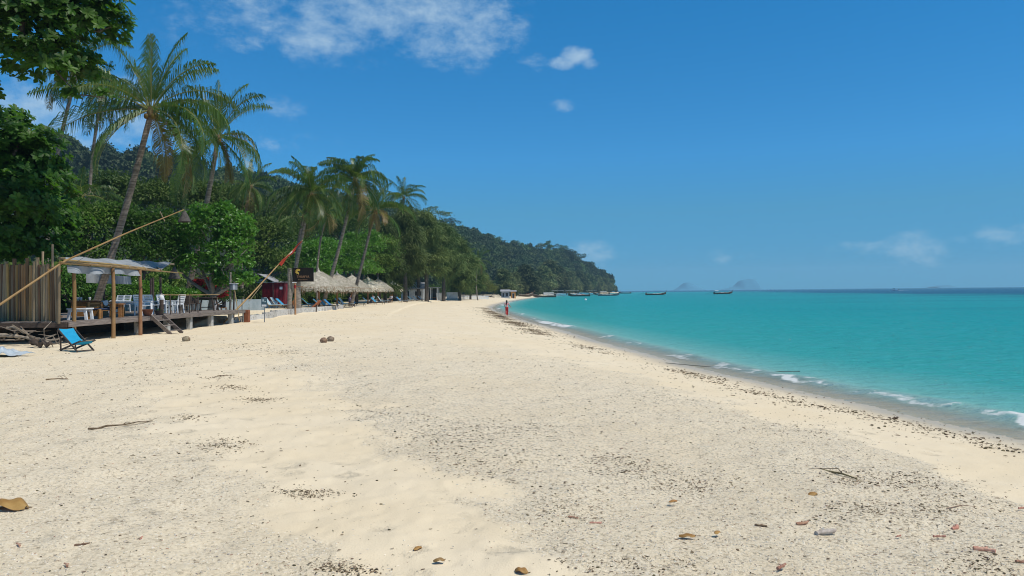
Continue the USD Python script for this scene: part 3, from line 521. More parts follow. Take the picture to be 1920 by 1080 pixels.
def px_blobs(rows, loc): return [(at(x, y, Y) - loc, np.ones(3) * V(*r)) for x, y, Y, r in rows]
_l = V(-25.5, 26.5, 0)
almond('large dark sea almond with limbs reaching over the sky at the upper left', _l, px_blobs([(40, 60, 26.6, (2.09, 1.76, 1.43)), (130, 40, 27.1, (1.76, 1.65, 1.04)), (185, 60, 27.6, (1.04, 1.21, 0.61)), (95, 120, 27.1, (1.65, 1.54, 0.94)), (150, 130, 27.6, (0.99, 0.99, 0.55)), (-60, 70, 26.6, (2.20, 1.98, 1.98)), (60, 0, 26.6, (2.42, 1.76, 1.32)), (170, 10, 27.6, (1.10, 1.10, 0.44)), (-40, 180, 25.6, (0.77, 0.88, 0.88)), (215, 50, 27.8, (0.50, 0.66, 0.50)), (200, 185, 27.6, (0.28, 0.33, 0.20)), (150, 178, 27.6, (0.61, 0.55, 0.33)), (-10, 165, 22.6, (0.33, 0.39, 0.39)), (-90, -60, 27.6, (2.64, 2.42, 1.76))], _l), 2300, 31, [V(0, 0, -.3), V(.4, .2, 2.5), V(1.2, .3, 5.2), V(2.2, .5, 8)], near_parts=150)
_l = V(-23.5, 33.5, 0)
almond('dense dark broadleaved tree filling the left edge above the bamboo wall', _l, px_blobs([(25, 290, 31, (1.7, 1.7, 1.3)), (70, 330, 32, (1.2, 1.4, .9)), (30, 390, 30.5, (1.8, 1.6, 1.4)), (95, 420, 32, (1.0, 1.3, 1.1)), (20, 455, 31, (2.0, 1.6, .8)), (-60, 340, 31, (2.2, 2, 2.4)), (110, 375, 33, (.6, .9, .7)), (60, 475, 32, (1.6, 1.2, .5)), (20, 240, 32, (1.0, 1.0, .7)), (118, 450, 32.5, (.5, .8, .6)), (60, 385, 30.5, (.8, .5, .6))], _l), 2300, 32, [V(0, 0, -.3), V(.2, 0, 1.6), V(.3, .1, 3), V(.2, 0, 4.2)], near_parts=140, leaf=.30)
# --- bright sea hibiscus, dark shrubs, and the mixed wood behind
_l = V(*at(395, 585, 50)[:2], .3)
tree('sea_hibiscus_tree', 'bright green round sea hibiscus tree right of the terrace', 'tree', _l, px_blobs([(395, 430, 50, (1.9, 1.8, 1.4)), (440, 425, 50, (1.1, 1.3, 1.1)), (350, 450, 50.5, (1.5, 1.5, 1.3)), (430, 480, 49.5, (1.4, 1.5, 1.3)), (375, 500, 50, (1.6, 1.5, .9)), (455, 460, 50, (.75, 1, 1.0)), (320, 480, 51, (1.2, 1.2, 1.0)), (440, 525, 50, (1.2, 1.2, .7)), (420, 395, 50, (.7, .8, .5)), (465, 525, 50.5, (.6, .8, .6))], _l), 13000, .20, 'leaf_hibiscus', .22, np.random.default_rng(41), aspect=.8, clumps=22, spread=.15, inner=.4, fork=1.4, bark='bark_grey')
_t = stage.GetPrimAtPath('/World/sea_hibiscus_tree'); _b2 = MB(); _r2 = np.random.default_rng(46)
for px, py in ((428, 520), (436, 505), (446, 490), (420, 515), (452, 478), (440, 530), (312, 500)): a = at(px, py, 48.6) - _l; e = a + _r2.normal(size=3) * V(.5, .1, .3) + V(.1, -.1, .5); _b2.tube([a, (a + e) / 2 + _r2.normal(size=3) * .12, e], [.028, .02, .01], 5)
emit(_t, 'bare_twigs', _b2, 'bark_grey', label='pale bare twigs sticking out of the leaves')
for i, (lab, rows, n, sz, lf) in enumerate([
    ('dark leafy bush behind the bamboo hut, left of the leaning trunk', [(165, 430, 46, (1.3, 1.2, 1.2)), (200, 410, 47, (1.2, 1.2, .9)), (160, 480, 46, (1.6, 1.2, .9)), (150, 400, 47, (.9, 1, .7))], 6500, .19, 'leaf_shrub'),
    ('leafy bush behind the awning, right of the leaning trunk', [(240, 415, 48, (1.1, 1.2, 1.0)), (270, 440, 48, (1.4, 1.2, 1.2)), (235, 470, 47, (1.4, 1.2, .9)), (300, 420, 49, (1.1, 1.1, 1.0)), (310, 470, 49, (1.1, 1, 1))], 8000, .19, 'leaf_shrub'),
    ('low shrub with pale leaves seen through the terrace posts', [(260, 545, 47, (1.2, .8, .6)), (300, 550, 47, (1.2, .8, .5)), (340, 555, 47, (1.0, .8, .4))], 3000, .15, 'leaf_hibiscus'),
    ('dark thicket behind the bar counter at the back of the terrace', [(150, 540, 44, (1.6, 1, 1.0)), (195, 545, 45, (1.5, 1, 1.0)), (105, 540, 43, (1.4, 1, 1.2))], 3500, .18, 'leaf_shrub'),
    ('bougainvillea bush heavy with leaves at the foot of the hibiscus tree', [(395, 550, 53, (.9, .7, .55)), (420, 560, 53, (.8, .6, .4)), (375, 545, 53, (.8, .7, .5))], 2600, .13, 'leaf_shrub')]):
    f = at(np.mean([r[0] for r in rows]), 590, np.mean([r[2] for r in rows])); f[2] = height(f[None, :2])[0]
    t = tree('bush', lab, 'bush', f, px_blobs(rows, f), n, sz, lf, .10, np.random.default_rng(60 + i), aspect=.6, clumps=26)
    if i == 4: emit(t, 'red_flowers', crown(px_blobs([(383, 532, 52.4, (.5, .35, .32)), (397, 541, 52.4, (.45, .3, .25)), (413, 552, 52.4, (.5, .3, .22)), (370, 530, 52.6, (.3, .3, .2))], f), 1500, .11, rg, 14, .25, .8), 'blossom', label='crimson flowers hanging over the wall')
_wood = [('broadleaved tree in the dusk behind the bright hibiscus, beside the grey roof', [(500, 450, 92, (3.2, 2.5, 2.6)), (480, 490, 90, (2.6, 2, 1.8)), (520, 500, 90, (2.6, 2, 1.6))], 'leaf_wood'),
    ('light green tree between the thin trunks above the first sunshade', [(575, 480, 96, (2.4, 2, 1.7)), (605, 470, 98, (2.2, 2, 1.6)), (590, 510, 95, (2.8, 2, 1.2))], 'leaf_hibiscus'),
    ('rounded green tree above the second and third sunshade', [(650, 480, 104, (2.8, 2, 2)), (685, 460, 106, (2.6, 2, 1.7)), (665, 505, 103, (3.2, 2, 1.2))], 'leaf_hibiscus'),
    ('tall dark tree in the wood between the two palm groups', [(490, 400, 118, (3.4, 3, 2.6)), (520, 420, 120, (3.2, 3, 2.4)), (460, 430, 118, (3.2, 3, 2.6))], 'leaf_wood'),
    ('dark tree filling the wood behind the curving palm', [(630, 420, 124, (3.6, 3, 3)), (600, 440, 124, (3.2, 3, 2.4)), (665, 430, 125, (3, 3, 2.6))], 'leaf_wood'),
    ('olive tree behind the palm with the yellow frond', [(720, 470, 118, (2.6, 2, 2.2)), (700, 500, 116, (3, 2, 1.8))], 'leaf_wood'),
    ('dark tree deep in the wood above the small red sheds', [(540, 440, 108, (3, 2.5, 2.2)), (550, 490, 106, (3, 2.5, 2))], 'leaf_wood'),
    ('tall dull green tree behind the terrace, under the hill', [(250, 370, 82, (3, 3, 2)), (200, 360, 84, (3, 3, 2.2)), (300, 375, 82, (2.8, 3, 2))], 'leaf_wood'),
    ('dull green tree behind the second leaning palm', [(360, 375, 84, (2.8, 3, 2)), (410, 380, 86, (3, 3, 2)), (440, 400, 86, (2.2, 2, 2))], 'leaf_wood')]
for i, (lab, rows, lf) in enumerate(_wood):
    f = at(np.mean([r[0] for r in rows]), 560, np.mean([r[2] for r in rows])); f[2] = height(f[None, :2])[0]
    tree('forest_tree', lab, 'tree', f, px_blobs(rows, f), 7000, .34, lf, .22, np.random.default_rng(80 + i), aspect=.55, clumps=30, spread=.2, group='trees of the wood behind the beach')
f = ground(906, 556); tree('forest_tree', 'yellow green tree on the sand left of the dark round bush', 'tree', f, px_blobs([(905, 535, f[1], (3.4, 2.5, 2.2)), (890, 545, f[1], (2.4, 2, 1.4)), (920, 543, f[1], (2.2, 2, 1.6)), (903, 522, f[1], (2.2, 2, 1.6))], f), 5000, .4, 'leaf_yellow', .16, np.random.default_rng(97), clumps=24)
f = ground(927, 552); f[1] += 20; tree('forest_tree', 'dark round bushy tree left of the small beach kiosk', 'tree', f, px_blobs([(928, 535, f[1], (3.0, 2.5, 2.3)), (918, 545, f[1], (2.2, 2, 1.5)), (935, 545, f[1], (1.8, 2, 1.7))], f), 5000, .4, 'leaf_wood', .2, np.random.default_rng(98), clumps=24)

# --- casuarinas: feathery needle trees
def casuarina_parts(H, Wd, n, rng, wisp=.9, lean=0.0, wide=.05, lowest=.12):
    b = MB(); tr = np.stack([lean * np.linspace(0, 1, 8) ** 2, .15 * np.sin(np.linspace(0, 3, 8)), np.linspace(-.3, H * .95, 8)], 1); b.tube(tr, np.linspace(.026 * H, .004 * H, 8), 8)
    nb = 46; S, E = [], []
    for i in range(nb):
        q = lowest + (1 - lowest) * ((i + .5) / nb) ** .9; a = rng.random() * 6.283; l = Wd * (1.08 - q) ** .75 * (.75 + .45 * rng.random()) * (1 if q > .3 else .85)
        p0 = V(lean * q * q, 0, H * q * .95); p1 = p0 + V(math.sin(a) * l, math.cos(a) * l, l * (.55 - .35 * rng.random())); b.tube(np.linspace(p0, p1, 3), [.007 * H, .004 * H, .0015 * H], 4, False); S.append(p0); E.append(p1)
    S, E = np.array(S), np.array(E); k = rng.integers(nb, size=n); u = rng.random(n)[:, None] ** .6
    P = S[k] * (1 - u) + E[k] * u + rng.normal(size=(n, 3)) * Wd * V(.10, .10, .07)
    D = nrm((E - S)[k] * .10 + rng.normal(size=(n, 3)) * .5 + V(.10, 0, -.25)); N = rng.normal(size=(n, 3)); L = wisp * (.5 + rng.random(n)); s = nrm(np.cross(D, N)) * (wide * (.6 + .8 * rng.random(n)))[:, None]
    m = P + D * L[:, None] * .5; e = m + nrm(D + V(0, 0, -.7)) * L[:, None] * .5
    v = np.stack([P - s * .5, P + s * .5, m + s, m - s, e], 1); f = (np.arange(n) * 5)[:, None, None] + np.array([[0, 1, 2], [0, 2, 3], [3, 2, 4]])[None]
    return b, (v.reshape(-1, 3), f.reshape(-1, 3))
def casuarina(label, loc, H, Wd, n, seed, leaf='needle', group='casuarinas along the beach', **k):
    t = thing('casuarina_tree', label, 'tree', loc, group=group); b, lf = casuarina_parts(H, Wd, n, np.random.default_rng(seed), **k)
    emit(t, 'trunk', b, 'bark_dark', 40); emit(t, 'crown', lf, leaf); return t
_cas = [(760, 562, 128, 396, 4.2, 'tall dark needle tree nearest to the sunshades', 1), (722, 560, 122, 428, 3.4, 'slim needle tree at the left flank of the dark needle trees', 2), (800, 561, 142, 402, 4.6, 'broad needle tree over the white hut', 3), (832, 559, 160, 425, 5.2, 'grey green needle tree right of the white hut', 4), (862, 558, 172, 452, 4.8, 'needle tree spreading low over the sand by the pale wall', 5), (785, 560, 150, 412, 4.4, 'needle tree whose top stands behind the white hut roof', 6), (848, 556, 200, 440, 5.5, 'hazier needle tree behind the spreading one', 7), (882, 556, 196, 478, 4.5, 'small needle tree left of the yellow green tree', 8), (740, 560, 142, 410, 4.0, 'needle tree showing between the nearest two', 9)]
for px, py, Y, ty, Wd, lab, sd in _cas:
    f = at(px, py, Y); f[2] = height(f[None, :2])[0]; casuarina(lab, f, (at(px, ty, Y)[2] - f[2]) * 1.05, Wd, 13000, 200 + sd, wisp=1.15, wide=.06, group=None, lowest=.30 if px in (760, 785, 800, 832) else .14)
ORD = 'first second third fourth fifth sixth seventh eighth ninth tenth eleventh twelfth thirteenth fourteenth fifteenth sixteenth seventeenth eighteenth nineteenth twentieth twenty-first twenty-second twenty-third twenty-fourth twenty-fifth last'.split()
_b, _lf = casuarina_parts(13, 4.6, 11000, np.random.default_rng(230), wisp=1.5, wide=.13, lowest=.05)
_far = [(945, 300, 505), (965, 340, 512), (985, 380, 498), (1000, 400, 508), (1018, 430, 512), (1035, 470, 500), (1050, 500, 490), (1064, 540, 500), (1078, 580, 512), (1090, 610, 510), (1104, 660, 508), (1116, 720, 514), (1128, 780, 518), (1138, 840, 522), (1148, 890, 524), (955, 320, 520), (975, 360, 522), (1010, 420, 520), (1042, 490, 518), (1071, 560, 518), (1097, 640, 520), (1110, 700, 520), (1122, 760, 524), (1134, 820, 528), (1143, 870, 530), (1154, 930, 536)]
for i, (px, Y, ty) in enumerate(_far):
    f = at(px, 548, Y); s_ = shore(f[None, :2])[0]; f[0] -= max(0, 9 - s_); f[2] = height(f[None, :2])[0]; H = at(px, ty, Y)[2] - f[2]
    rank = sorted(p for p, _, _ in _far).index(px); lab = f'hazy needle tree of the far beach, {ORD[rank]} from the kiosk towards the headland'
    if i == 0:
        first_far = thing('far_casuarina', lab, 'tree', f, group='hazy needle trees of the far beach row', scale=(H / 13 * 1.25, H / 13 * 1.25, H / 13)); emit(first_far, 'trunk', _b, 'bark_dark', 40); emit(first_far, 'crown', _lf, 'needle_far')
        proto_far = first_far
    else:
        copy(proto_far, lab, f, (i * 2.4) % 6.28, (H / 13 * 1.25, H / 13 * 1.25, H / 13), group='hazy needle trees of the far beach row', name='far_casuarina')

# ------------------------------------------------------------------ the wooded hill
RID = [(-300, 240, 392), (-120, 262, 372), (0, 275, 360), (110, 289, 352), (200, 297, 350), (300, 300, 355), (420, 330, 380), (520, 354, 420), (640, 380, 470), (740, 396, 530), (820, 416, 600), (880, 440, 660), (940, 460, 720), (1000, 474, 780), (1060, 478, 850), (1090, 494, 890), (1120, 514, 930), (1142, 530, 965), (1156, 545, 985)]
RP = np.array([at(*r) for r in RID]); RP[:, 2] -= 13.0
_rd = dense(RP, 6.0); _rt = cKDTree(_rd[:, :2]); _rn = nrm(np.gradient(_rd[:, :2], axis=0)); _rn = np.stack([_rn[:, 1], -_rn[:, 0]], 1)     # points towards the sea
_w = np.linspace(-1, 1.0, 41)
_wid = np.minimum(np.interp(_rd[:, 1], [350, 420, 600, 800, 985], [230, 200, 130, 90, 34]), shore(_rd[:, :2]) - 24); _wid = np.maximum(_wid, 12)
hv = np.zeros((len(_rd), 41, 3))
for j, u in enumerate(_w):
    hv[:, j, :2] = _rd[:, :2] + _rn * (_wid * u)[:, None]; fall = (math.cos(math.pi * u) + 1) / 2
    hv[:, j, 2] = -3 + (_rd[:, 2] + 3) * (.78 * fall + .22 * max(0, 1 - abs(u)))
hv[..., 2] += (meshkit.fbm(np.dstack([hv[..., :2] * .018, hv[..., :1] * 0]), 3, 8) - .5) * 14 * np.clip(1 - np.abs(_w), 0, 1)[None]
solo('forested_hill', MB().grid(hv), 'hill_soil', 'long wooded hill falling to a headland', 'hill', smooth=True, kind='structure')
rg = np.random.default_rng(77)
protos = []
for k in range(5):
    r = np.random.default_rng(300 + k); bl = [(V(0, 0, 4.6), V(3.6, 3.6, 3.0))] + [(V(math.sin(a) * 2.3, math.cos(a) * 2.3, 3.2 + 2.4 * r.random()), V(1.9, 1.9, 1.6)) for a in np.arange(5) * 1.257 + r.random()]
    protos.append((crown(bl, 2600, .72, r, 12, .22, .8, .1, .6), 'leaf_far' if k % 2 else 'leaf_far_dark'))
n = 6500
ii = rg.integers(len(_rd), size=n); uu = -.25 + 1.23 * rg.random(n) ** .8; fx = hv[ii, np.clip(np.rint((uu + 1) * 20).astype(int), 0, 40)].copy()
fx[:, :2] += rg.normal(size=(n, 2)) * 3.0; fx[:, 2] -= 1.0; ok = fx[:, 2] > -.5; fx = fx[ok]; n = len(fx)
scatter('hillside_forest', protos, fx, rg.random(n) * 6.28, (.8 + 1.0 * rg.random(n) ** 2)[:, None] * np.stack([1 + 0 * fx[:, 0]] * 2 + [.9 + .5 * rg.random(n)], 1), rg.integers(5, size=n), 'dense dark green forest covering the long hill', 'forest')
k = rg.choice(n, 170, replace=False); tall = fx[k] + V(0, 0, 1.5); hs = 1.0 + .5 * rg.random(170); yw = rg.random(170) * 6.28
scatter('forest_giants', protos[:3], tall + np.c_[0 * hs, 0 * hs, 7.0 * hs], yw, np.stack([.75 * hs, .75 * hs, .7 * hs], 1), rg.integers(3, size=170), 'crowns of taller trees standing out of the hillside forest', 'forest')
scatter('forest_trunks', [(MB().tube([V(0, 0, -1), V(.15, 0, 5), V(0, .1, 10.5)], [.34, .27, .2], 6), 'bark_pale')], tall, yw, hs, np.zeros(170, int), 'pale bare trunks of the taller trees on the hill', 'forest')
# single tall trees breaking the skyline
def emergent(label, loc, H, seed, spread=1.0):
    r = np.random.default_rng(seed); t = thing('skyline_tree', label, 'tree', loc, group='tall trees on the skyline of the hill'); b = MB(); limb(b, (0, 0, -3), (.4, 0, H * .8), H * .016, H * .008, r, .03, 6, 6)
    bl = [(V(r.normal() * .12 * H * spread, r.normal() * .1 * H, H * (.74 + .24 * r.random())), V(.15, .15, .085) * H * (.7 + .6 * r.random()) * V(spread, spread, 1)) for _ in range(5)]
    for c, _ in bl: limb(b, (.3, 0, H * .6), c, H * .006, H * .002, r, .1, 4, 4)
    emit(t, 'trunk', b, 'bark_grey'); emit(t, 'crown', crown(bl, 700, H * .045, r, 10, .25, .7, .1, .5), 'leaf_far'); return t
_em = [(825, 392, 'spreading tree at the top right shoulder of the dark needle trees'), (845, 412, 'umbrella shaped tree alone on the ridge right of the needle trees'), (866, 428, 'slight knob of a tree on the falling ridge'), (905, 440, 'dark rounded tree halfway down the ridge'), (932, 447, 'small tree poking up left of the ridge dip'), (963, 450, 'leaning tree at the ridge dip'), (982, 462, 'slim tree left in the row of tall headland trees'), (992, 458, 'feathery tree second in the row of tall headland trees'), (1010, 460, 'short crowned tree in the row of tall headland trees'), (1025, 457, 'tallest of the headland row, a lollipop crown on a bare trunk'), (1038, 462, 'flat crowned tree just right of the lollipop crown'), (1050, 466, 'twin topped tree right of the flat crowned one'), (1060, 464, 'round tree near the end of the headland row'), (1072, 470, 'last tree of the headland row before the ridge falls'), (1090, 480, 'open crowned tree on the falling headland ridge'), (1106, 494, 'dark clump on the lower headland ridge'), (1118, 506, 'lowest skyline tree above the anchored boats'), (330, 290, 'pale topped tree on the ridge between the two leaning palms'), (520, 338, 'tree on the ridge left of the orange nut palm'), (148, 284, 'knobbly tree on the ridge behind the first leaning palm'), (220, 288, 'tree on the ridge left of the first leaning trunk')]
for i, (px, py, lab) in enumerate(_em):
    Y = np.interp(px, [r[0] for r in RID], [r[2] for r in RID]); base = at(px, np.interp(px, [r[0] for r in RID], [r[1] for r in RID]) + 6, Y); top = at(px, py, Y)[2]; top += 1.0; H = max(13.0, top - base[2] + 8); base[2] = top - H
    emergent(lab, base, H, 400 + i, 1.5 if i in (0, 1, 14) else (.7 if i in (6, 7, 9) else 1.0))
# undergrowth at the foot of the wood
up = []
for k in range(3):
    r = np.random.default_rng(330 + k); up.append((crown([(V(0, 0, .9), V(1.5, 1.5, 1.0)), (V(.9, .4, .7), V(1, 1, .8)), (V(-.8, -.5, .6), V(1, 1, .7))], 900, .34, r, 14, .22, .6, .1, .5), 'leaf_wood'))
m = 1500; yy = 50 + 260 * rg.random(m) ** 1.5; kx = np.interp(yy, KERB[:, 1], KERB[:, 0]); xx = kx - np.interp(yy, [50, 62, 88, 100, 160, 310], [13, 11, 10, 7.5, 13, 22]) - rg.random(m) ** 1.3 * 45
q = np.c_[xx, yy]; scatter('undergrowth', up, np.c_[q, height(q) - .15], rg.random(m) * 6.28, np.stack([.7 + .9 * rg.random(m)] * 2 + [.7 + 1.3 * rg.random(m)], 1), rg.integers(3, size=m), 'dark undergrowth at the foot of the wood behind the beach', 'undergrowth')
# far islands in the haze
mat('island_rock', (.045, .20, .32), (.055, .22, .34), .02, .9)  # distance haze painted into the rock colour, on top of the air volume
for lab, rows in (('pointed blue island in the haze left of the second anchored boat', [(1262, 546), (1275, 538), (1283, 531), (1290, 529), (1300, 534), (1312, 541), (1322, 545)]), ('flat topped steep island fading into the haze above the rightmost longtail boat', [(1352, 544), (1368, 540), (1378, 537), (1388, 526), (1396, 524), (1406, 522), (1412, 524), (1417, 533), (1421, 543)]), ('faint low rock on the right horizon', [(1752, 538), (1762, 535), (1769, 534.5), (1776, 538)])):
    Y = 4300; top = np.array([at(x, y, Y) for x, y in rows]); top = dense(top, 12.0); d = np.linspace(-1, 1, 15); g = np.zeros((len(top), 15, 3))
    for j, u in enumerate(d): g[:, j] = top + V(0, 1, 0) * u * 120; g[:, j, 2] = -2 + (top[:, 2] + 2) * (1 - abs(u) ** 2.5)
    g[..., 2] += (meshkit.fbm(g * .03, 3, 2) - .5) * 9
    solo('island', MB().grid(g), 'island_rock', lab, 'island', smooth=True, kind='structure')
# ------------------------------------------------------------------ materials of made things
mat('bamboo_gold', (.25, .145, .05), (.35, .22, .085), 2.5, .5, .004, 20, (1, 1, .3), rnd=.25)
mat('bamboo_grey', (.18, .13, .078), (.29, .22, .135), 2.5, .65, .004, 20, (1, 1, .3), rnd=.3)
mat('bamboo_brown', (.085, .05, .026), (.17, .10, .048), 2.5, .6, .004, 20, (1, 1, .3), rnd=.3)
mat('old_timber', (.13, .105, .09), (.23, .19, .16), 3, .85, .006, 14, (6, .6, 6), rnd=.2)
mat('brown_timber', (.22, .10, .03), (.32, .16, .05), 4, .55, .004, 18, (1, 1, 5), rnd=.12)
mat('dark_timber', (.05, .035, .026), (.09, .065, .05), 4, .7, .004, 18, (1, 1, 4))
mat('red_timber', (.24, .085, .03), (.34, .135, .05), 4, .5, .004, 18, (1, 1, .4), rnd=.2)
mat('post_wood', (.26, .125, .055), (.34, .20, .095), 5, .75, .006, 16, (1, 1, .4), rnd=.2)
mat('white_paint', (.74, .75, .76), (.66, .68, .70), 5, .45, rnd=.04)
mat('awning_cloth', (.27, .29, .31), (.38, .40, .42), 1.6, .9, .01, 8, trans=.2, tcol=(.3, .32, .34))
mat('blue_canvas', (.012, .33, .56), (.02, .38, .62), 7, .8, .002, 60, trans=.2, tcol=(.02, .4, .7))
mat('lounger_blue', (.02, .17, .33), (.04, .24, .42), 4, .7, rnd=.35)
mat('lounger_pale', (.36, .48, .53), (.46, .57, .60), 4, .7, rnd=.1)
mat('navy_cloth', (.018, .028, .06), (.03, .045, .09), 5, .85)
mat('terracotta', (.19, .065, .03), (.27, .10, .05), 6, .8, .004, 30)
mat('dark_pot', (.03, .022, .02), (.06, .04, .035), 6, .6)
mat('concrete', (.33, .33, .31), (.46, .45, .42), 3, .9, .008, 22, spots=((.20, .20, .18), 4, .56))
mat('painted_wall', (.22, .27, .29), (.30, .35, .37), 1.5, .85, .005, 14, spots=((.22, .25, .25), 2.2, .58))
mat('kerb_stone', (.46, .43, .38), (.58, .56, .52), 2.2, .9, .012, 16, spots=((.24, .22, .19), 5, .58), rnd=.15)
mat('thatch', (.44, .385, .315), (.72, .655, .565), 3.5, .95, rnd=.2, trans=.1)
mat('thatch_brown', (.24, .16, .085), (.40, .29, .17), 6, .95)
mat('sign_black', (.012, .010, .010), (.022, .017, .014), 4, .35)
mat('gold', (.55, .36, .06), (.66, .48, .12), 8, .4)
mat('bronze_letter', (.25, .14, .08), None, 4, .5)
mat('red_sheet', (.19, .012, .020), (.25, .020, .028), 2, .55, rnd=.12)
mat('red_flag', (.34, .040, .02), (.44, .06, .03), 3, .8, trans=.25, tcol=(.6, .06, .03))
mat('white_cloth', (.72, .72, .72), (.62, .63, .66), 5, .9)
mat('sign_blue', (.05, .10, .13), (.09, .15, .19), 6, .5)
mat('metal_grey', (.30, .31, .32), (.22, .23, .24), 8, .45, metal=.6)
mat('plastic_sheet', (.30, .38, .44), (.46, .50, .53), 3, .4)
mat('basket', (.055, .048, .042), (.095, .085, .075), 9, .9, .004, 40)
mat('plaster', (.50, .50, .48), (.60, .60, .57), 1.2, .9, spots=((.36, .36, .34), 1.7, .58))
mat('roof_grey', (.24, .24, .25), (.34, .34, .35), .8, .8)
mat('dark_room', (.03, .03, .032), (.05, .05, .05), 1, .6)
mat('orange_paint', (.52, .23, .05), (.58, .28, .08), 3, .7)
mat('driftwood', (.20, .155, .115), (.32, .26, .20), 4, .9, .008, 16, (1, 1, 1), rnd=.2)
mat('dry_leaf', (.34, .17, .05), (.46, .27, .09), 9, .6, rnd=.15, trans=.15, tcol=(.5, .25, .05))
mat('coral_pink', (.34, .15, .095), (.50, .30, .21), 14, .85, .004, 60, rnd=.3)
mat('coral_grey', (.36, .31, .26), (.55, .49, .42), 14, .9, .004, 60, rnd=.3)
mat('coral_white', (.70, .62, .50), (.82, .75, .63), 20, .9, .002, 90, rnd=.12)
mat('seaweed', (.085, .062, .034), (.15, .115, .062), 8, .85, rnd=.5)
mat('twig', (.15, .10, .06), (.26, .18, .11), 10, .9, rnd=.4)
mat('husk', (.22, .165, .11), (.34, .27, .19), 7, .95, .004, 30, rnd=.3)
mat('rope_dark', (.05, .055, .045), (.09, .09, .07), 20, .9)

# ------------------------------------------------------------------ the terrace on posts
DX0, DX1, DY0, DY1, DZ = -25.5, -16.5, 28.7, 48.0, .82
rg = np.random.default_rng(9)
dk = thing('beach_terrace', 'weathered plank terrace on stub posts, with the white armchairs on it', 'terrace', (DX1, DY0, 0))
x = 0.0
while x > DX0 - DX1:
    w = .15 + .03 * rg.random(); emit(dk, 'plank', MB().box((x - w / 2, (DY1 - DY0) / 2 + rg.normal() * .01, DZ - .02 - .004 * rg.random()), (w - .012, DY1 - DY0 + rg.normal() * .04, .035), ch=.004), 'old_timber'); x -= w
for k, (y0, y1) in enumerate([(0, 6.2), (6.2, 12.4), (12.4, DY1 - DY0)]): emit(dk, 'edge_beam', MB().box((.035, (y0 + y1) / 2, DZ - .12 + .006 * k), (.06, y1 - y0 - .01, .19), ch=.006), 'old_timber')
emit(dk, 'end_beam', MB().box(((DX0 - DX1) / 2, -.04, DZ - .13), (DX1 - DX0, .06, .19), ch=.006), 'dark_timber')
for y in np.arange(1.0, DY1 - DY0, 2.3): emit(dk, 'joist', MB().box(((DX0 - DX1) / 2, y, DZ - .13), (DX1 - DX0 - .1, .09, .16)), 'dark_timber')
for i, px in enumerate([258, 312, 354, 394, 432, 459]):
    Y = -16.7 * FPX / (px - 960); emit(dk, 'stub_post', noisy(MB().box((-.2, Y - DY0, .28), (.26, .28, 1.0), ch=.03), .015, 5, i), 'concrete')
emit(dk, 'skirting', MB().box((-3.4, (DY1 - DY0) / 2, .34), (.05, DY1 - DY0 - .3, .78)), 'dark_timber')  # dark board added under the planks to deepen the shade there
for i in range(8): emit(dk, 'inner_stub_post', MB().box((-3.2 - 2.5 * (i % 2), 1.2 + 2.3 * i, .25), (.24, .24, .95), ch=.02), 'dark_timber')
for i, Y in enumerate([29.15, 31.75, 34.05]):
    p = np.array([[0, 0, -.3], [.01, 0, 1.0], [.02, .01, 2.0], [.0, .0, 2.88]]) + V(.12 if i else -.02, Y - DY0, 0)
    emit(dk, 'pole', MB().tube(p, [.085, .08, .075, .07] if i else [.07] * 4, 9), 'post_wood' if i else 'bamboo_gold', 50)
for px, X in ((287, -19.4), (301, -18.6), (283, -20.6), (195, -21.4)): emit(dk, 'inner_pole', MB().tube(np.array([[0, 0, .8], [0, 0, 1.8], [0, 0, 2.72]]) + V(X - DX1, X * FPX / (px - 960) - DY0, 0), .06, 7), 'dark_timber', 50)

# bamboo wall: pole by pole
FA, FB = V(-16.72, 28.62, 0), V(-25.2, 32.4, 0)
bw = thing('bamboo_wall', 'bamboo pole wall with streaks of sun, closing the near end of the terrace', 'wall', FA); q = 0.0; L = np.linalg.norm(FB - FA); i = 0
while q < L:
    r = .045 + .028 * rg.random(); u = (q + r) / L; p = (FB - FA) * u; zt = 2.88 + .32 * u + rg.normal() * .04 + (.35 * rg.random() if rg.random() < .12 else 0); lean = rg.normal() * .015
    zs = np.array([.70 + rg.normal() * .04 + .0, 1.3, 1.9, 2.5, zt]); pts = np.stack([p[0] + lean * (zs - 1.8), p[1] + rg.normal() * .012 + 0 * zs, zs], 1)
    emit(bw, 'bamboo_pole', MB().tube(pts, r * (1 + .06 * (np.arange(5) % 2)), 8), ['bamboo_gold', 'bamboo_grey', 'bamboo_brown', 'bamboo_brown'][rg.choice(4, p=[.30, .34, .2, .16])] if u < .55 else ['bamboo_grey', 'bamboo_brown'][int(rg.random() < .6)], 50); q += 2 * r + .006 + .02 * rg.random() ** 3
for z in (1.0, 2.7): emit(bw, 'cross_rail', MB().tube([V(0, .10, z), (FB - FA) + V(0, .10, z + .2)], .035, 6), 'bamboo_brown')
for k in range(2): emit(bw, 'tall_stake', MB().tube(np.array([[0, .1, 2.5], [.02, .1, 3.45 + .25 * k]]) + (FB - FA) * (.055 + .06 * (1 - k)), .04, 7), 'bamboo_grey', 50)
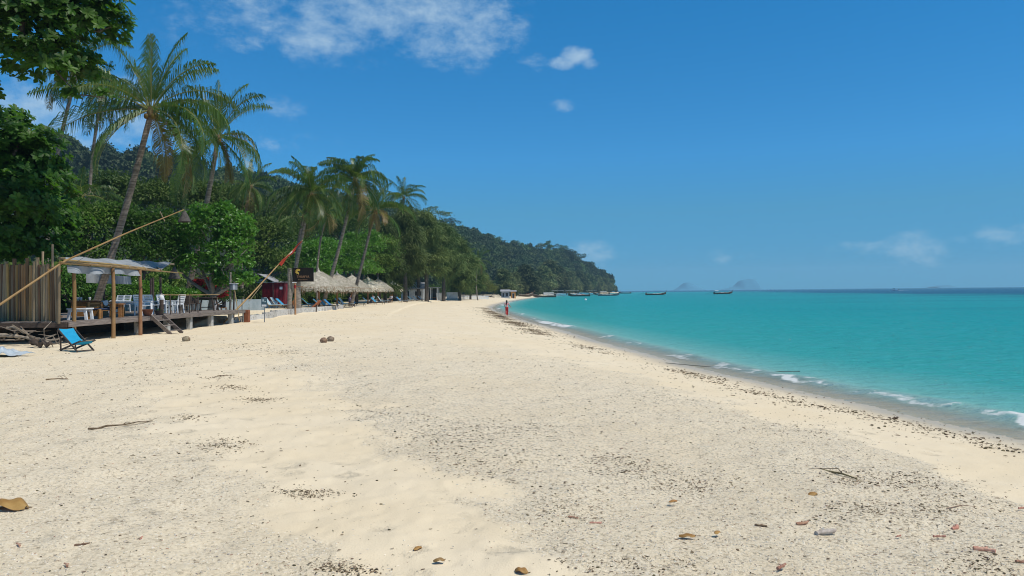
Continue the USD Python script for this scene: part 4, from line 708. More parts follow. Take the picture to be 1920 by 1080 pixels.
# awning of cloth on bamboo beams
aw = thing('awning', 'grey cloth awning on bamboo beams over the near terrace', 'awning', (0, 0, 0))
fa, fb, ba, bb = V(-16.42, 28.4, 2.95), V(-16.42, 36.2, 2.88), V(-18.0, 31.2, 3.28), V(-18.0, 40.8, 3.40)
emit(aw, 'front_beam', MB().tube([fa + V(0, -.3, .03), (fa + fb) / 2 + V(0, 0, .04), fb], [.055, .05, .045], 8), 'bamboo_gold', 50)
emit(aw, 'second_front_beam', MB().tube([fa + V(-.12, .2, .14), (fa + fb) / 2 + V(-.12, 0, .13), fb + V(-.05, -.3, .06)], [.045, .045, .035], 8), 'bamboo_gold', 50)
emit(aw, 'beam_end', MB().tube([fb, fb + V(.0, 2.4, -.04)], [.035, .02], 6), 'bamboo_gold', 50)
emit(aw, 'back_beam', MB().tube([ba + V(0, -.4, -.02), (ba + bb) / 2 + V(0, 0, -.03), bb + V(0, .4, 0)], [.06, .055, .05], 8), 'bamboo_grey', 50)
u, v = np.meshgrid(np.linspace(0, 1, 40), np.linspace(0, 1, 16), indexing='ij'); g = (fa * (1 - v[..., None]) + ba * v[..., None]) * (1 - u[..., None]) + (fb * (1 - v[..., None]) + bb * v[..., None]) * u[..., None]
g[..., 2] += .07 - .10 * np.sin(np.pi * v) * (1 + .5 * np.sin(u * 17)) + .03 * np.sin(u * 31 + v * 4); emit(aw, 'roof_cloth', MB().grid(g, .006), 'awning_cloth', True)
u, v = np.meshgrid(np.linspace(0, 1, 44), np.linspace(0, 1, 8), indexing='ij'); g = np.stack([-16.46 + .10 * np.sin(u * 21) * v + .04 * v, 28.6 + 5.5 * u, 2.90 - (.27 + .025 * np.sin(u * 7.5) + .012 * np.sin(u * 23)) * v], -1); emit(aw, 'front_valance', MB().grid(g, .005), 'awning_cloth', True)
u, v = np.meshgrid(np.linspace(0, 1, 24), np.linspace(0, 1, 6), indexing='ij'); g = np.stack([-19.6 - .9 * u + .05 * np.sin(u * 15) * v, 35.6 + 6 * u, 2.78 - .42 * v], -1); emit(aw, 'rear_curtain', MB().grid(g, .005), 'awning_cloth', True)
for k, y in enumerate(np.linspace(30, 36, 5)): emit(aw, 'rafter', MB().tube([V(-16.3, y, 2.93), V(-18.2, y + 3.3, 3.27)], .028, 6), 'bamboo_grey')
# the long leaning bamboo with its basket lantern
pts = np.array([at(-90, 618, 24.2), at(0, 571, 26.0), at(120, 490, 28.3), at(235, 438, 31.2), at(345, 393, 34.0)]); pts = dense(pts, .4); bp = thing('bamboo_pole', 'long bamboo pole slanting across the bamboo wall and up over the awning', 'pole', pts[0])
rr = np.linspace(.048, .018, len(pts)); rr[::2] *= 1.08; emit(bp, 'stem', MB().tube(pts - pts[0], rr, 8), 'bamboo_gold', 50); emit(bp, 'guy_line', MB().tube(np.array([at(128, 500, 28.6), at(205, 455, 30.2)]) - pts[0], .008, 4), 'rope_dark')
emit(bp, 'cross_stick', MB().tube(np.array([at(300, 396, 33), at(309, 415, 33)]) - pts[0], .02, 5), 'bamboo_grey')
def lantern(label, c, w, h, group='cone basket lanterns'):
    t = thing('basket_lantern', label, 'lantern', c, group=group); pr = [(.02, h), (.10 * w, h * .93), (.30 * w, h * .52), (.48 * w, .06 * h), (.5 * w, 0), (.46 * w, .02 * h)]
    emit(t, 'shade', noisy(trimesh.creation.revolve(np.array(pr), sections=20), .012, 9), 'basket', True); emit(t, 'cord', MB().tube([V(0, 0, h * .9), V(0, 0, h * 1.35)], .01, 5), 'rope_dark')
lantern('conical basket lantern hung from the tip of the long slanting bamboo', at(346, 416, 34.2), .56, .50)
lantern('conical basket lantern hung at the far end of the awning', at(327, 523, 39), .60, .62)

# ---- furniture
def white_chair(label, loc, rz, group='white slatted armchairs on the terrace'):
    t = thing('armchair', label, 'chair', loc, rz, group)
    for sx in (-.24, .24):
        emit(t, 'leg', MB().bar((.27, sx, 0), (.24, sx, .62), .05, .045), 'white_paint'); emit(t, 'leg', MB().bar((-.26, sx, 0), (-.22, sx, .44), .05, .045), 'white_paint')
        emit(t, 'back_post', MB().bar((-.20, sx, .40), (-.36, sx, .96), .05, .045), 'white_paint'); emit(t, 'armrest', MB().box((-.0, sx * 1.06, .645), (.60, .07, .03), ch=.006), 'white_paint')
    for k in range(6): emit(t, 'seat_slat', MB().box((-.20 + .085 * k, 0, .43 + .006 * k), (.07, .48, .022), ch=.004), 'white_paint')
    for k in range(6): emit(t, 'back_slat', MB().bar((-.225 - .026 * k, -.24, .50 + .088 * k), (-.225 - .026 * k, .24, .50 + .088 * k), .02, .062), 'white_paint')
    return t
def deck(px, Y, dx=0): p = at(px, 590, Y); return V(p[0] + dx, Y, DZ)
wc = white_chair('white slatted armchair beside the terracotta bowl at the steps', deck(268, 36.0), -.5)
copy(wc, 'white slatted armchair second from the steps, behind the terracotta bowl', deck(286, 38.2), -.45)
copy(wc, 'white slatted armchair seen through the railing next to the jug post', deck(310, 40.6), -.3)
copy(wc, 'white slatted armchair turned sideways at the thin railing posts', deck(331, 39.9), 2.9)
copy(wc, 'white armchair at the white table, the left one of two at the back', deck(218, 43.6), -1.9)
copy(wc, 'white armchair at the white table, the right one of two at the back', deck(231, 44.0), -1.8)
def table(name, label, loc, size, leg, m, rz=0, splay=0.0, cat='table', shelf=False, topm=None):
    t = thing(name, label, cat, loc, rz); w, d, h = size; emit(t, 'tabletop', MB().box((0, 0, h - .025), (w, d, .05), ch=.008), topm or m)
    for sx in (-1, 1):
        for sy in (-1, 1): x, y = sx * (w / 2 - leg), sy * (d / 2 - leg); emit(t, 'leg', MB().bar((x + sx * splay, y, 0), (x, y, h - .05), leg, leg), m)
    for sy in (-1, 1): emit(t, 'apron', MB().box((0, sy * (d / 2 - leg), h - .10), (w - 2 * leg, .03, .10)), m)
    if shelf: emit(t, 'stretcher', MB().box((0, 0, .2), (w - 2 * leg, .06, .05)), m)
    return t
table('low_table', 'low white table at the near corner of the terrace', deck(146, 30.6, .1), (.75, .7, .46), .09, 'white_paint', .1, splay=.05)
table('side_table', 'chunky brown side table behind the first bare pole', deck(219, 33.3), (.56, .56, .60), .11, 'brown_timber', .2, shelf=True)
table('white_table', 'long white table in the middle of the terrace', deck(238, 41.2), (1.6, .8, .62), .07, 'white_paint', .05)
table('picnic_table', 'dark timber table with splayed legs at the far end of the terrace', deck(388, 45.6), (1.0, .8, .80), .07, 'dark_timber', 0, splay=.12, shelf=True)
def wood_seat(label, loc, rz):
    t = thing('lounge_seat', label, 'chair', loc, rz)
    for sx in (-.33, .33):
        for sy in (-.3, .3): emit(t, 'leg', MB().box((sx, sy, .2 if sx > 0 else .34), (.10, .10, .4 if sx > 0 else .68), ch=.008), 'brown_timber')
    for k in range(5): emit(t, 'seat_slat', MB().box((-.26 + .13 * k, 0, .33), (.10, .56, .03)), 'brown_timber')
    for z in (.5, .62): emit(t, 'back_rail', MB().box((-.33, 0, z), (.04, .5, .07)), 'brown_timber')
    emit(t, 'cushion', MB().box((0, 0, .39), (.55, .52, .08), ch=.03), 'navy_cloth'); return t
wood_seat('brown timber lounge seat left of the first bare pole', deck(188, 31.8), -.4)
wood_seat('brown timber lounge seat with a white towel, under the first bare pole', deck(211, 35.2), -.3)
u, v = np.meshgrid(np.linspace(-.2, .2, 9), np.linspace(-.25, .25, 8), indexing='ij'); g = np.stack([u * .5 - .34, v, .72 - np.abs(u) * 1.1 + .02 * np.sin(v * 14)], -1) + deck(211, 35.2)
solo('towel', MB().grid(g, .012), 'white_cloth', 'white towel thrown over the brown lounge seat', 'towel', True)
ct = thing('bar_counter', 'golden brown bar counter at the back of the near terrace', 'counter', deck(163, 35.9))
emit(ct, 'front_panel', MB().box((0, 0, .34), (1.45, .05, .66)), 'brown_timber'); emit(ct, 'counter_top', MB().box((0, .22, .70), (1.6, .6, .05), ch=.01), 'dark_timber'); [emit(ct, 'end_panel', MB().box((s * .72, .25, .34), (.04, .44, .66)), 'brown_timber') for s in (-1, 1)]
def cup(label, loc, h=.12):
    t = thing('white_cup', label, 'cup', loc); emit(t, 'bowl', trimesh.creation.revolve(np.array([(.001, .01), (.03, .01), (.045, h * .5), (.055, h), (.048, h), (.038, h * .5), (.001, .025)]), sections=14), 'white_paint', 40); emit(t, 'handle', MB().tube([V(.05, 0, h * .8), V(.09, 0, h * .6), V(.05, 0, h * .3)], .008, 5), 'white_paint')
c0 = deck(163, 35.9) + V(0, .15, .725)
for dx, lab in ((-.62, 'white cup at the left end of the bar counter'), (-.48, 'second white cup on the bar counter, close to the left end'), (-.36, 'third white cup on the bar counter, right of the close pair'), (.05, 'white cup alone in the middle of the bar counter')): cup(lab, c0 + V(dx, 0, 0), .16)
def pot(name, label, loc, r, h, m, plant):
    t = thing(name, label, 'planter', loc); emit(t, 'bowl', trimesh.creation.revolve(np.array([(.001, 0), (r * .6, 0), (r * .85, h * .55), (r, h * .92), (r * 1.06, h), (r * .95, h), (r * .8, h * .7), (.001, h * .66)]), sections=22), m, 40)
    if plant: r_ = np.random.default_rng(3); n = 40; emit(t, 'plant', leaf_mesh(np.tile(V(0, 0, h * .6), (n, 1)) + r_.normal(size=(n, 3)) * .05, r_.normal(size=(n, 3)) * V(1, 1, .3) + V(0, 0, 1), r_.normal(size=(n, 3)), plant * (.5 + r_.random(n)), r_, aspect=.25), 'leaf_shrub')
pot('planter', 'terracotta bowl planter at the top of the steps', deck(277, 35.3), .24, .30, 'terracotta', .0)
pot('planter', 'dark clay pot right of the terracotta bowl', deck(298, 36.6), .20, .22, 'dark_pot', .12)
st = thing('wooden_steps', 'grey wooden steps leaning from the sand to the terrace edge', 'steps', (-16.4, 35.15, 0))
for y in (-.05, 1.15): emit(st, 'stringer', MB().bar((.0, y, .80), (1.02, y - .25, -.02), .05, .16), 'old_timber')
for k in range(3): emit(st, 'tread', MB().box((.22 + .29 * k, .5 - .07 * k, .60 - .235 * k), (.24, 1.16, .035), ch=.005), 'old_timber')
rl = thing('railing', 'thin dark railing with a pale rope along the terrace edge', 'railing', (-16.62, 36.5, DZ))
for px in (319, 337, 355, 371): emit(rl, 'railing_post', MB().tube([V(0, -16.62 * FPX / (px - 960) - 36.5, 0), V(0, -16.62 * FPX / (px - 960) - 36.5, .95)], .028, 6), 'dark_timber')
emit(rl, 'rope_rail', MB().tube([V(0, .2, .96), V(0, 3, .93), V(0, 7.4, .94)], .022, 6), 'bamboo_gold')
bo = thing('mooring_post', 'short dark post at the terrace edge with a white jug on top', 'post', (-16.66, 36.75, DZ)); emit(bo, 'shaft', MB().tube([V(0, 0, -.2), V(0, 0, .72)], .10, 8), 'dark_timber', 40)
jg = thing('jug', 'white plastic jug on the short dark post', 'jug', (-16.66, 36.75, DZ + .725)); emit(jg, 'body', trimesh.creation.revolve(np.array([(.001, 0), (.10, 0), (.115, .06), (.11, .16), (.04, .24), (.04, .28), (.001, .28)]), sections=14), 'white_cloth', 40); emit(jg, 'handle', MB().tube([V(.09, 0, .18), V(.14, 0, .2), V(.05, 0, .26)], .012, 5), 'white_cloth')
def wicker(label, loc, rz):
    t = thing('wicker_chair', label, 'chair', loc, rz, 'dark wicker chairs')
    for sx in (-.22, .22):
        for sy in (-.22, .22): emit(t, 'leg', MB().bar((sx * 1.1, sy * 1.1, 0), (sx, sy, .42), .03, .03), 'dark_timber')
    emit(t, 'seat', MB().box((0, 0, .44), (.5, .5, .06), ch=.02), 'dark_timber'); a = np.linspace(-2.2, 2.2, 14); emit(t, 'back', MB().grid(np.stack([np.stack([-np.cos(a) * .25, np.sin(a) * .25, .46 + 0 * a], -1), np.stack([-np.cos(a) * .31 - .05, np.sin(a) * .30, .66 + .10 * np.cos(a)], -1), np.stack([-np.cos(a) * .33 - .09, np.sin(a) * .30, .74 + .18 * np.cos(a)], -1)], 0), .02), 'dark_timber', 40); return t
wk = wicker('dark wicker chair left of the splayed leg table', deck(357, 43.6), .2); copy(wk, 'dark wicker chair close to the splayed leg table, behind the first', deck(368, 44.8), .5)
wk2 = wicker('dark wicker stool chair at the railing', deck(347, 42.2), 2.4)
# low wall behind the terrace
lw = thing('low_wall', 'grey blue rendered low wall behind the terrace', 'wall', (-26.5, 47.5, 0))
for k in range(6): emit(lw, 'wall_panel', MB().box((.55 + 1.0 * k, 1.4 + 2.9 * k * .94, .72), (.22, 2.86, 1.30 - .03 * (k % 2)), rz=-.33, ch=.01), 'painted_wall')
w2 = thing('low_wall', 'short white garden wall left of the red sheds', 'wall', at(497, 566, 74) * V(1, 1, 0) + V(0, 0, .45)); emit(w2, 'wall_body', MB().box((0, 0, .3), (2.4, .2, .62), ch=.01), 'plaster'); emit(w2, 'coping', MB().box((0, 0, .64), (2.5, .28, .05), ch=.01), 'plaster')

# ---- around the sign
def gz(px, Y): p = at(px, 560, Y); p[2] = height(p[None, :2])[0]; return p
kb = thing('kerb_wall', 'low pale kerb of concrete blocks and stones along the sand', 'kerb', (0, 0, 0)); kd = dense(KERB[:5], .05); d_ = np.r_[0, np.cumsum(np.linalg.norm(np.diff(kd, axis=0), axis=1))]; q = 0.0; i = 0
while q < d_[-1] - .3:
    l = .5 if q < 2.2 else (2.2 + 1.2 * rg.random()); a = np.array([np.interp(q, d_, kd[:, k]) for k in (0, 1)]); b = np.array([np.interp(min(q + l, d_[-1]), d_, kd[:, k]) for k in (0, 1)]); c = (a + b) / 2; ln = np.linalg.norm(b - a); rz = math.atan2(b[1] - a[1], b[0] - a[0])
    h = .50 + rg.normal() * .02 if q >= 2.2 else .30 + .2 * rg.random()
    emit(kb, 'kerb_block', noisy(MB().tm(trimesh.creation.box((ln - .03, .26 if q > 2.2 else .5, h + .25)).subdivide().subdivide().apply_transform(trimesh.transformations.rotation_matrix(rz + rg.normal() * (.01 if q > 2.2 else .3), [0, 0, 1])).apply_translation((*c, (.52 if q > 6 else .16 + .055 * q) - h / 2))), .03 if q > 2.2 else .1, 3, i), 'kerb_stone', 30); q += l; i += 1
for px, Y, lab in ((511, 54, 'small brown stone block at the foot of the blue notice'), (463, 47.8, 'rusty brown stub post at the end of the terrace')):
    p = gz(px, Y); v, f = noisy(MB().box((0, 0, .2), (.3, .3, .5 if px > 500 else 1.1), ch=.03), .02, 4); solo('stone_block' if px > 500 else 'stub_post', (v + p, f), 'terracotta' if px < 500 else 'coral_grey', lab, 'stone' if px > 500 else 'post')
p = gz(545, 60); sb = thing('sign_board', 'black resort sign with a gold emblem on two tree trunk posts', 'sign', p); S = lambda px, py: at(px, py, 60) - p
emit(sb, 'trunk_post', MB().tube([V(-.15, .25, -.3), V(-.12, .25, 2), V(-.14, .25, 3.3)], [.20, .17, .15], 9), 'bark_grey', 50); emit(sb, 'stump_post', MB().tube([S(556, 570) + V(0, .3, -.6), S(556, 545) + V(0, .3, 0), S(557, 524) + V(0, .3, 0)], [.30, .24, .2], 10), 'bark_grey', 50)
c = S(568.5, 515); bd = emit(sb, 'board', MB().box(c, (1.62, .06, 1.08), ch=.01), 'sign_black')
def lettering(text, hgt, x, z, m, name, bold=False, y=-.045):
    tm = meshkit.text_mesh(text, hgt, .012, bold); tm.apply_transform(trimesh.transformations.rotation_matrix(math.pi / 2, [1, 0, 0])); w = tm.bounds[1][0] - tm.bounds[0][0]; tm.apply_translation(c + V(x, y, z) - V(0, 0, 0)); emit(bd, name, tm, m); return w
lettering('THANYA', .17, -.50, -.24, 'bronze_letter', 'lettering', True); lettering('Beach Resort', .085, -.40, -.42, 'bronze_letter', 'small_lettering')
pet = MB(); 
for k in range(7):
    a = .6 + k * .62; r0, r1 = .06, .26; p0 = V(math.cos(a) * r0, 0, math.sin(a) * r0); p1 = V(math.cos(a + .45) * r1, 0, math.sin(a + .45) * r1 * .9); m_ = (p0 + p1) / 2; nv = nrm(V(-(p1 - p0)[2], 0, (p1 - p0)[0])) * .06
    pet.grid(np.array([[p0 - nv * .3, p0 + nv * .3], [m_ - nv, m_ + nv + V(0, 0, .02)], [p1, p1 + nv * .2]]), .01)
pv_, pf_ = pet.get(); emit(bd, 'emblem', (pv_ + c + V(-.36, -.05, .24), pf_), 'gold'); emit(sb, 'hanging_wire', MB().tube([c + V(-.7, 0, .54), V(-.14, .1, 3.2), c + V(.2, 0, .54)], .012, 5), 'rope_dark')
rpst = thing('red_banded_post', 'slim post with a red and white band in front of the sign', 'post', gz(553.5, 57)); emit(rpst, 'shaft', MB().tube([V(0, 0, -.2), V(0, 0, 2.35)], .075, 8), 'post_wood', 50); emit(rpst, 'red_band', MB().tube([V(0, 0, 1.95), V(0, 0, 2.2)], .085, 8), 'red_sheet', 50); emit(rpst, 'white_cap', MB().box((-.06, 0, 2.38), (.3, .16, .06), ch=.01), 'white_paint'); emit(rpst, 'cross_arm', MB().box((.22, 0, 2.08), (.75, .04, .05)), 'post_wood')
def slab(label, px0, py0, px1, py1, Y, w):
    a, b = at(px0, py0, Y), at(px1, py1, Y + .6); t = np.linspace(0, 1, 12)[:, None]; pts = a * (1 - t) + b * t; pts[:, 2] -= .22 * np.sin(np.pi * t[:, 0]); o = pts[0].copy(); pts -= o; T = nrm(np.gradient(pts, axis=0)); n_ = nrm(np.cross(T, V(0, 1, 0))); wd = w * (.7 + .3 * np.sin(np.pi * (t * .8 + .2)))
    th = thing('carved_slab', label, 'slab', o); emit(th, 'slab', MB().grid(np.stack([pts - n_ * .05 + V(0, -1, 0) * wd * .9 - V(.35, 0, 0) * wd, pts + n_ * .02, pts - n_ * .05 + V(0, 1, 0) * wd * .9 + V(.35, 0, 0) * wd], 1), .09), 'red_timber', 40); emit(th, 'prop', MB().bar(pts[-3] + V(0, .1, -.05), V(pts[-3][0] + .05, .3, gz(px1, Y)[2] - o[2]), .07, .07), 'dark_timber')
slab('upcurved red brown timber slab in front of the sign, the left of two', 524, 592, 554, 562, 61, .22); slab('upcurved brown timber slab right of the sign, its foot on the kerb', 562, 588, 600, 564, 63, .24)
p = gz(496, 52); p = ground(496, 604); nt = thing('notice_post', 'small blue notice board on a thin grey post on the sand', 'sign', p); Y = p[1]
emit(nt, 'post', MB().tube([V(0, 0, -.2), V(0, 0, 1.5)], .028, 7), 'metal_grey', 50); nb = emit(nt, 'board', MB().box((0, -.04, 1.22), (.36, .03, .56), ch=.006), 'sign_blue'); emit(nb, 'white_panel', MB().box((0, -.058, 1.02), (.28, .008, .12)), 'white_paint')
emit(nb, 'figure_mark', MB().tm(meshkit.text_mesh('!', .22, .006, True).apply_transform(trimesh.transformations.rotation_matrix(math.pi / 2, [1, 0, 0])).apply_translation((-.03, -.056, 1.2))) if False else MB().box((-.05, -.058, 1.33), (.10, .008, .14)).box((.07, -.058, 1.26), (.08, .008, .07)), 'lounger_pale')
fp = np.array([at(419, 606, 46.5), at(470, 553, 48.5), at(527, 491, 51), at(568, 450, 53)]); fp = dense(fp, .3); ft = thing('flag_pole', 'slanting bamboo flagpole with a furled red flag at its tip', 'flagpole', fp[0]); emit(ft, 'stem', MB().tube(fp - fp[0], np.linspace(.062, .02, len(fp)), 8), 'bamboo_gold', 50); emit(ft, 'branch', MB().tube(np.array([at(468, 557, 48.4), at(492, 527, 49.5), at(490, 535, 49.4), at(478, 549, 48.8)])[[0, 1]] + V(0, -.1, -.25) - fp[0], .02, 5), 'bamboo_grey')
u, v = np.meshgrid(np.linspace(0, 1, 22), np.linspace(0, 1, 9), indexing='ij'); A, B = at(524, 494, 50.9), at(566, 452, 52.9); g = A + (B - A) * u[..., None] - fp[0]; wd = .27 * (1 - u) ** .7 + .05; g = g + np.stack([v * wd * .35, -.08 - .10 * np.sin(v * 6 + u * 9), -v * wd * .55 - .05 * np.sin(u * 14) * v], -1)
fl = emit(ft, 'flag', MB().grid(g, .006), 'red_flag', True); emit(fl, 'white_mark', MB().grid(g[9:13, 2:6] + V(.0, -.03, 0), .004), 'white_cloth', True)
lp = thing('lamp_box', 'white metal lamp box on a dark post with a thin yellow cane leaning on it', 'lamp', gz(434, 47.2)); Sx = lambda px, py, Y=47.2: at(px, py, Y) - gz(434, 47.2)
emit(lp, 'tall_pole', MB().tube([Sx(431, 605), Sx(432, 560), Sx(432, 510)], [.07, .065, .06], 8), 'bark_grey', 50); emit(lp, 'housing', MB().box(Sx(438.5, 538), (.34, .3, .36), ch=.015), 'metal_grey'); emit(lp, 'door', MB().box(Sx(440.5, 538) + V(0, -.157, 0), (.14, .012, .33)), 'white_paint'); emit(lp, 'lid', MB().box(Sx(438.5, 531.5), (.44, .38, .03), ch=.005), 'white_paint')
emit(lp, 'cane', MB().tube([Sx(440, 545, 47), Sx(444, 570, 46.6), Sx(449, 602, 46.2)], .026, 6), 'bamboo_gold', 50); emit(lp, 'bracket_post', MB().tube([Sx(439, 545), Sx(438, 600)], .05, 6), 'dark_timber')
def shed(label, x0, x1, y0, y1, Y, seed):
    p = gz((x0 + x1) / 2, Y); t = thing('red_shed', label, 'shed', p); a, b = at(x0, y0, Y) - p, at(x1, y1, Y) - p; w = b[0] - a[0]; h = a[2]; k = np.linspace(0, 1, 33); u_ = np.stack([a[0] + w * k, .035 * np.sin(k * 2 * np.pi * 8), 0 * k], 1)
    emit(t, 'front_sheet', MB().grid(np.stack([u_ + V(0, 0, .25), u_ + V(0, 0, h)], 1), .01), 'red_sheet', 40); emit(t, 'side_sheet', MB().box((b[0] - .02, .62, h / 2), (.03, 1.2, h)), 'red_sheet'); emit(t, 'roof', MB().box((a[0] + w / 2, .55, h + .06), (w + .2, 1.5, .05)), 'roof_grey'); [emit(t, 'corner_post', MB().box((xx, .03, h / 2), (.08, .08, h)), 'dark_timber') for xx in (a[0], b[0])]; return t, a, b
shed('dark red corrugated shed, the left of two behind the flagpole', 491, 511, 531, 560, 80, 1); t_, a, b = shed('dark red corrugated shed with a white notice, the right of two', 513, 534, 530, 566, 78, 2); emit(t_, 'notice', MB().box((b[0] - .35, -.05, a[2] - .55), (.28, .01, .26)), 'white_paint')
gh = thing('grey_roofed_hut', 'hut with a pale grey sheet roof half hidden in leaves', 'hut', gz(488, 86)); emit(gh, 'wall', MB().box((0, 1, 1.3), (3.0, 2.4, 2.6)), 'dark_room'); [emit(gh, 'roof_sheet', MB().bar((0 + s * .02, 1, 3.55), (s * 2.0, 1, 2.55), 3.4, .05), 'roof_grey') for s in (-1, 1)]; emit(gh, 'gable', MB().box((0, -.25, 2.75), (1.6, .06, .35)), 'plaster')

# ---- thatched sunshades and loungers
def thatch(rng, R=2.3, top=3.5, eave=1.8, n=2000):
    prof = [(.0, top + .02), (.09, top - .03), (.24, top - .24), (.62, top - .46), (1.15, top - .78), (R * .78, eave + .38), (R, eave)]; core = trimesh.creation.revolve(np.array(prof[::-1] + [(.0, top + .02)])[:-1], sections=28); b = MB().add(*noisy(core, .14, 1.6, int(rng.integers(99))))
    pr = np.array(prof); q = np.sqrt(rng.random(n)); rr = .1 + q * (R - .12); zz = np.interp(rr, pr[:, 0], pr[:, 1]) + .02 + .06 * rng.random(n); a = rng.random(n) * 6.283; l = .25 + .35 * rng.random(n); o = np.stack([np.cos(a), np.sin(a), 0 * a], 1); tn = np.stack([-np.sin(a), np.cos(a), 0 * a], 1)
    l = l * np.where(rng.random(n) < .12, 1.6, 1.0); z2 = np.interp(rr + l, np.r_[pr[:, 0], R + .5], np.r_[pr[:, 1], eave - .9]) + .02 + .16 * rng.random(n) ** 2; P0 = o * rr[:, None]; P0[:, 2] = zz; P1 = o * np.minimum(rr + l, R + .06 * rng.random(n))[:, None] + tn * (rng.normal(size=n) * .06)[:, None]; P1[:, 2] = np.where(rr + l > R, np.maximum(z2, eave - .38 * rng.random(n)), z2); w = tn * (.018 + .03 * rng.random(n))[:, None]
    v = np.stack([P0 - w * .6, P0 + w * .6, P1 + w, P1 - w], 1); return b.add(v.reshape(-1, 3), (np.arange(n) * 4)[:, None] + np.arange(4)[None])
def sunshade(label, loc, rz, seed, bad=False):
    rng = np.random.default_rng(seed); t = thing('thatched_sunshade', label, 'sunshade', loc, rz, 'thatched sunshades in a row'); emit(t, 'post', MB().tube([V(0, 0, -.3), V(.02, 0, 1.5), V(0, 0, 3.4)], [.10, .09, .06], 8), 'post_wood', 50)
    for k in range(6): a = k * 1.047; emit(t, 'strut', MB().tube([V(math.cos(a) * .08, math.sin(a) * .08, 1.45), V(math.cos(a) * 1.5, math.sin(a) * 1.5, 2.15)], .035, 5), 'bamboo_brown')
    emit(t, 'thatch_roof', thatch(rng), 'thatch'); n = 700; a = rng.random(n) * 6.283; r = 2.18 + .1 * rng.random(n); l = .10 + .55 * rng.random(n) ** 1.8 * (.5 + meshkit.noise(np.c_[np.cos(a) * 2, np.sin(a) * 2, 0 * a], seed)); o = np.stack([np.cos(a), np.sin(a), 0 * a], 1); tn = np.stack([-np.sin(a), np.cos(a), 0 * a], 1); P0 = o * r[:, None]; P0[:, 2] = 1.92; P1 = P0 + o * .04 + tn * (rng.normal(size=n) * .05)[:, None]; P1[:, 2] -= l; w = tn * .022
    emit(t, 'fringe', MB().add(np.stack([P0 - w, P0 + w, P1 + w * .4, P1 - w * .4], 1).reshape(-1, 3), (np.arange(n) * 4)[:, None] + np.arange(4)[None]), 'thatch_brown'); emit(t, 'finial', MB().tube([V(0, 0, 3.3), V(0, 0, 3.45), V(0, 0, 3.66)], [.09, .05, .03], 7), 'thatch'); return t
SH = [(598, 70), (632, 80), (660, 91), (690, 104), (709, 116), (724, 126), (736, 140)]
for i, (px, Y) in enumerate(SH):
    lab = ['nearest thatched sunshade, right behind the black sign', 'second thatched sunshade in the row from the black sign', 'third thatched sunshade, under the curving palm trunk', 'ragged fourth thatched sunshade in the row', 'fifth thatched sunshade, mostly behind the last', 'last thatched sunshade of the front row, next to the white hut', 'thatched sunshade of the back row, just left of the white hut'][i]
    p = gz(px, Y); p[2] = .45; sunshade(lab, p, i * 1.1, 500 + i)
def lounger(label, loc, rz, m='lounger_blue', back=.75, group='beach loungers by the sunshades'):
    t = thing('beach_lounger', label, 'lounger', loc, rz, group); sn, cs = math.sin(back), math.cos(back)
    for y in (-.29, .29):
        emit(t, 'side_rail', MB().box((.45, y, .30), (1.30, .045, .06), ch=.008), 'bamboo_grey'); emit(t, 'leg', MB().bar((1.0, y, 0), (.92, y, .3), .05, .05), 'bamboo_grey'); emit(t, 'leg', MB().bar((-.12, y, 0), (-.05, y, .3), .05, .05), 'bamboo_grey'); emit(t, 'back_rail', MB().bar((-.15, y, .31), (-.15 - .8 * cs, y, .31 + .8 * sn), .045, .05), 'bamboo_grey')
    emit(t, 'seat_pad', MB().box((.46, 0, .345), (1.2, .54, .035), ch=.012), m); emit(t, 'back_pad', MB().bar((-.13, 0, .34), (-.13 - .82 * cs, 0, .34 + .82 * sn), .54, .035, ch=.012), m); return t
lg = lounger('deep blue lounger in front of the first sunshade post', gz(612, 70) * V(1, 1, 0) + V(0, 0, height(gz(612, 70)[None, :2])[0]), -.15)
lgp = lounger('pale striped lounger with raised back between the second and third sunshade', gz(646, 82), -.2, 'lounger_pale', .95)
for lab, px, Y, rz, pr in [('deep blue lounger under the first sunshade, behind its post', 602, 74, .1, lg), ('deep blue lounger between the first two sunshades', 622, 76, -.1, lg), ('blue lounger beyond the second sunshade post', 640, 88, .05, lg), ('blue lounger at the third sunshade, nearer the sand', 668, 92, -.1, lg), ('blue lounger far forward on the sand by the fourth sunshade', 706, 100, -.25, lg), ('blue lounger tucked under the fourth sunshade', 690, 108, .1, lg), ('pale lounger under the fifth sunshade', 716, 112, 0, lgp), ('blue lounger lying on the sand in front of the last sunshade', 752, 120, -.2, lg), ('blue lounger with raised back right of the last sunshade', 748, 128, .1, lg),
                          ('pale lounger before the white hut door', 764, 134, -.1, lgp), ('blue lounger before the white hut, the left of three', 772, 138, 0, lg), ('blue lounger before the white hut, the middle of three', 782, 142, 0, lg), ('blue lounger before the white hut, the right of three', 791, 146, 0, lg),
                          ('pale lounger left of the sign post, in front of the red sheds', 509, 70, -.15, lgp), ('pale lounger in front of the right red shed', 520, 72, -.15, lgp), ('blue lounger touching the sign post, in front of the red sheds', 533, 71, -.1, lg), ('blue lounger in the shade behind the sign trunks', 566, 70, .1, lg), ('blue lounger in the shade between sign and first sunshade', 580, 74, .2, lg)]:
    q = gz(px, Y); copy(pr, lab, q, rz)
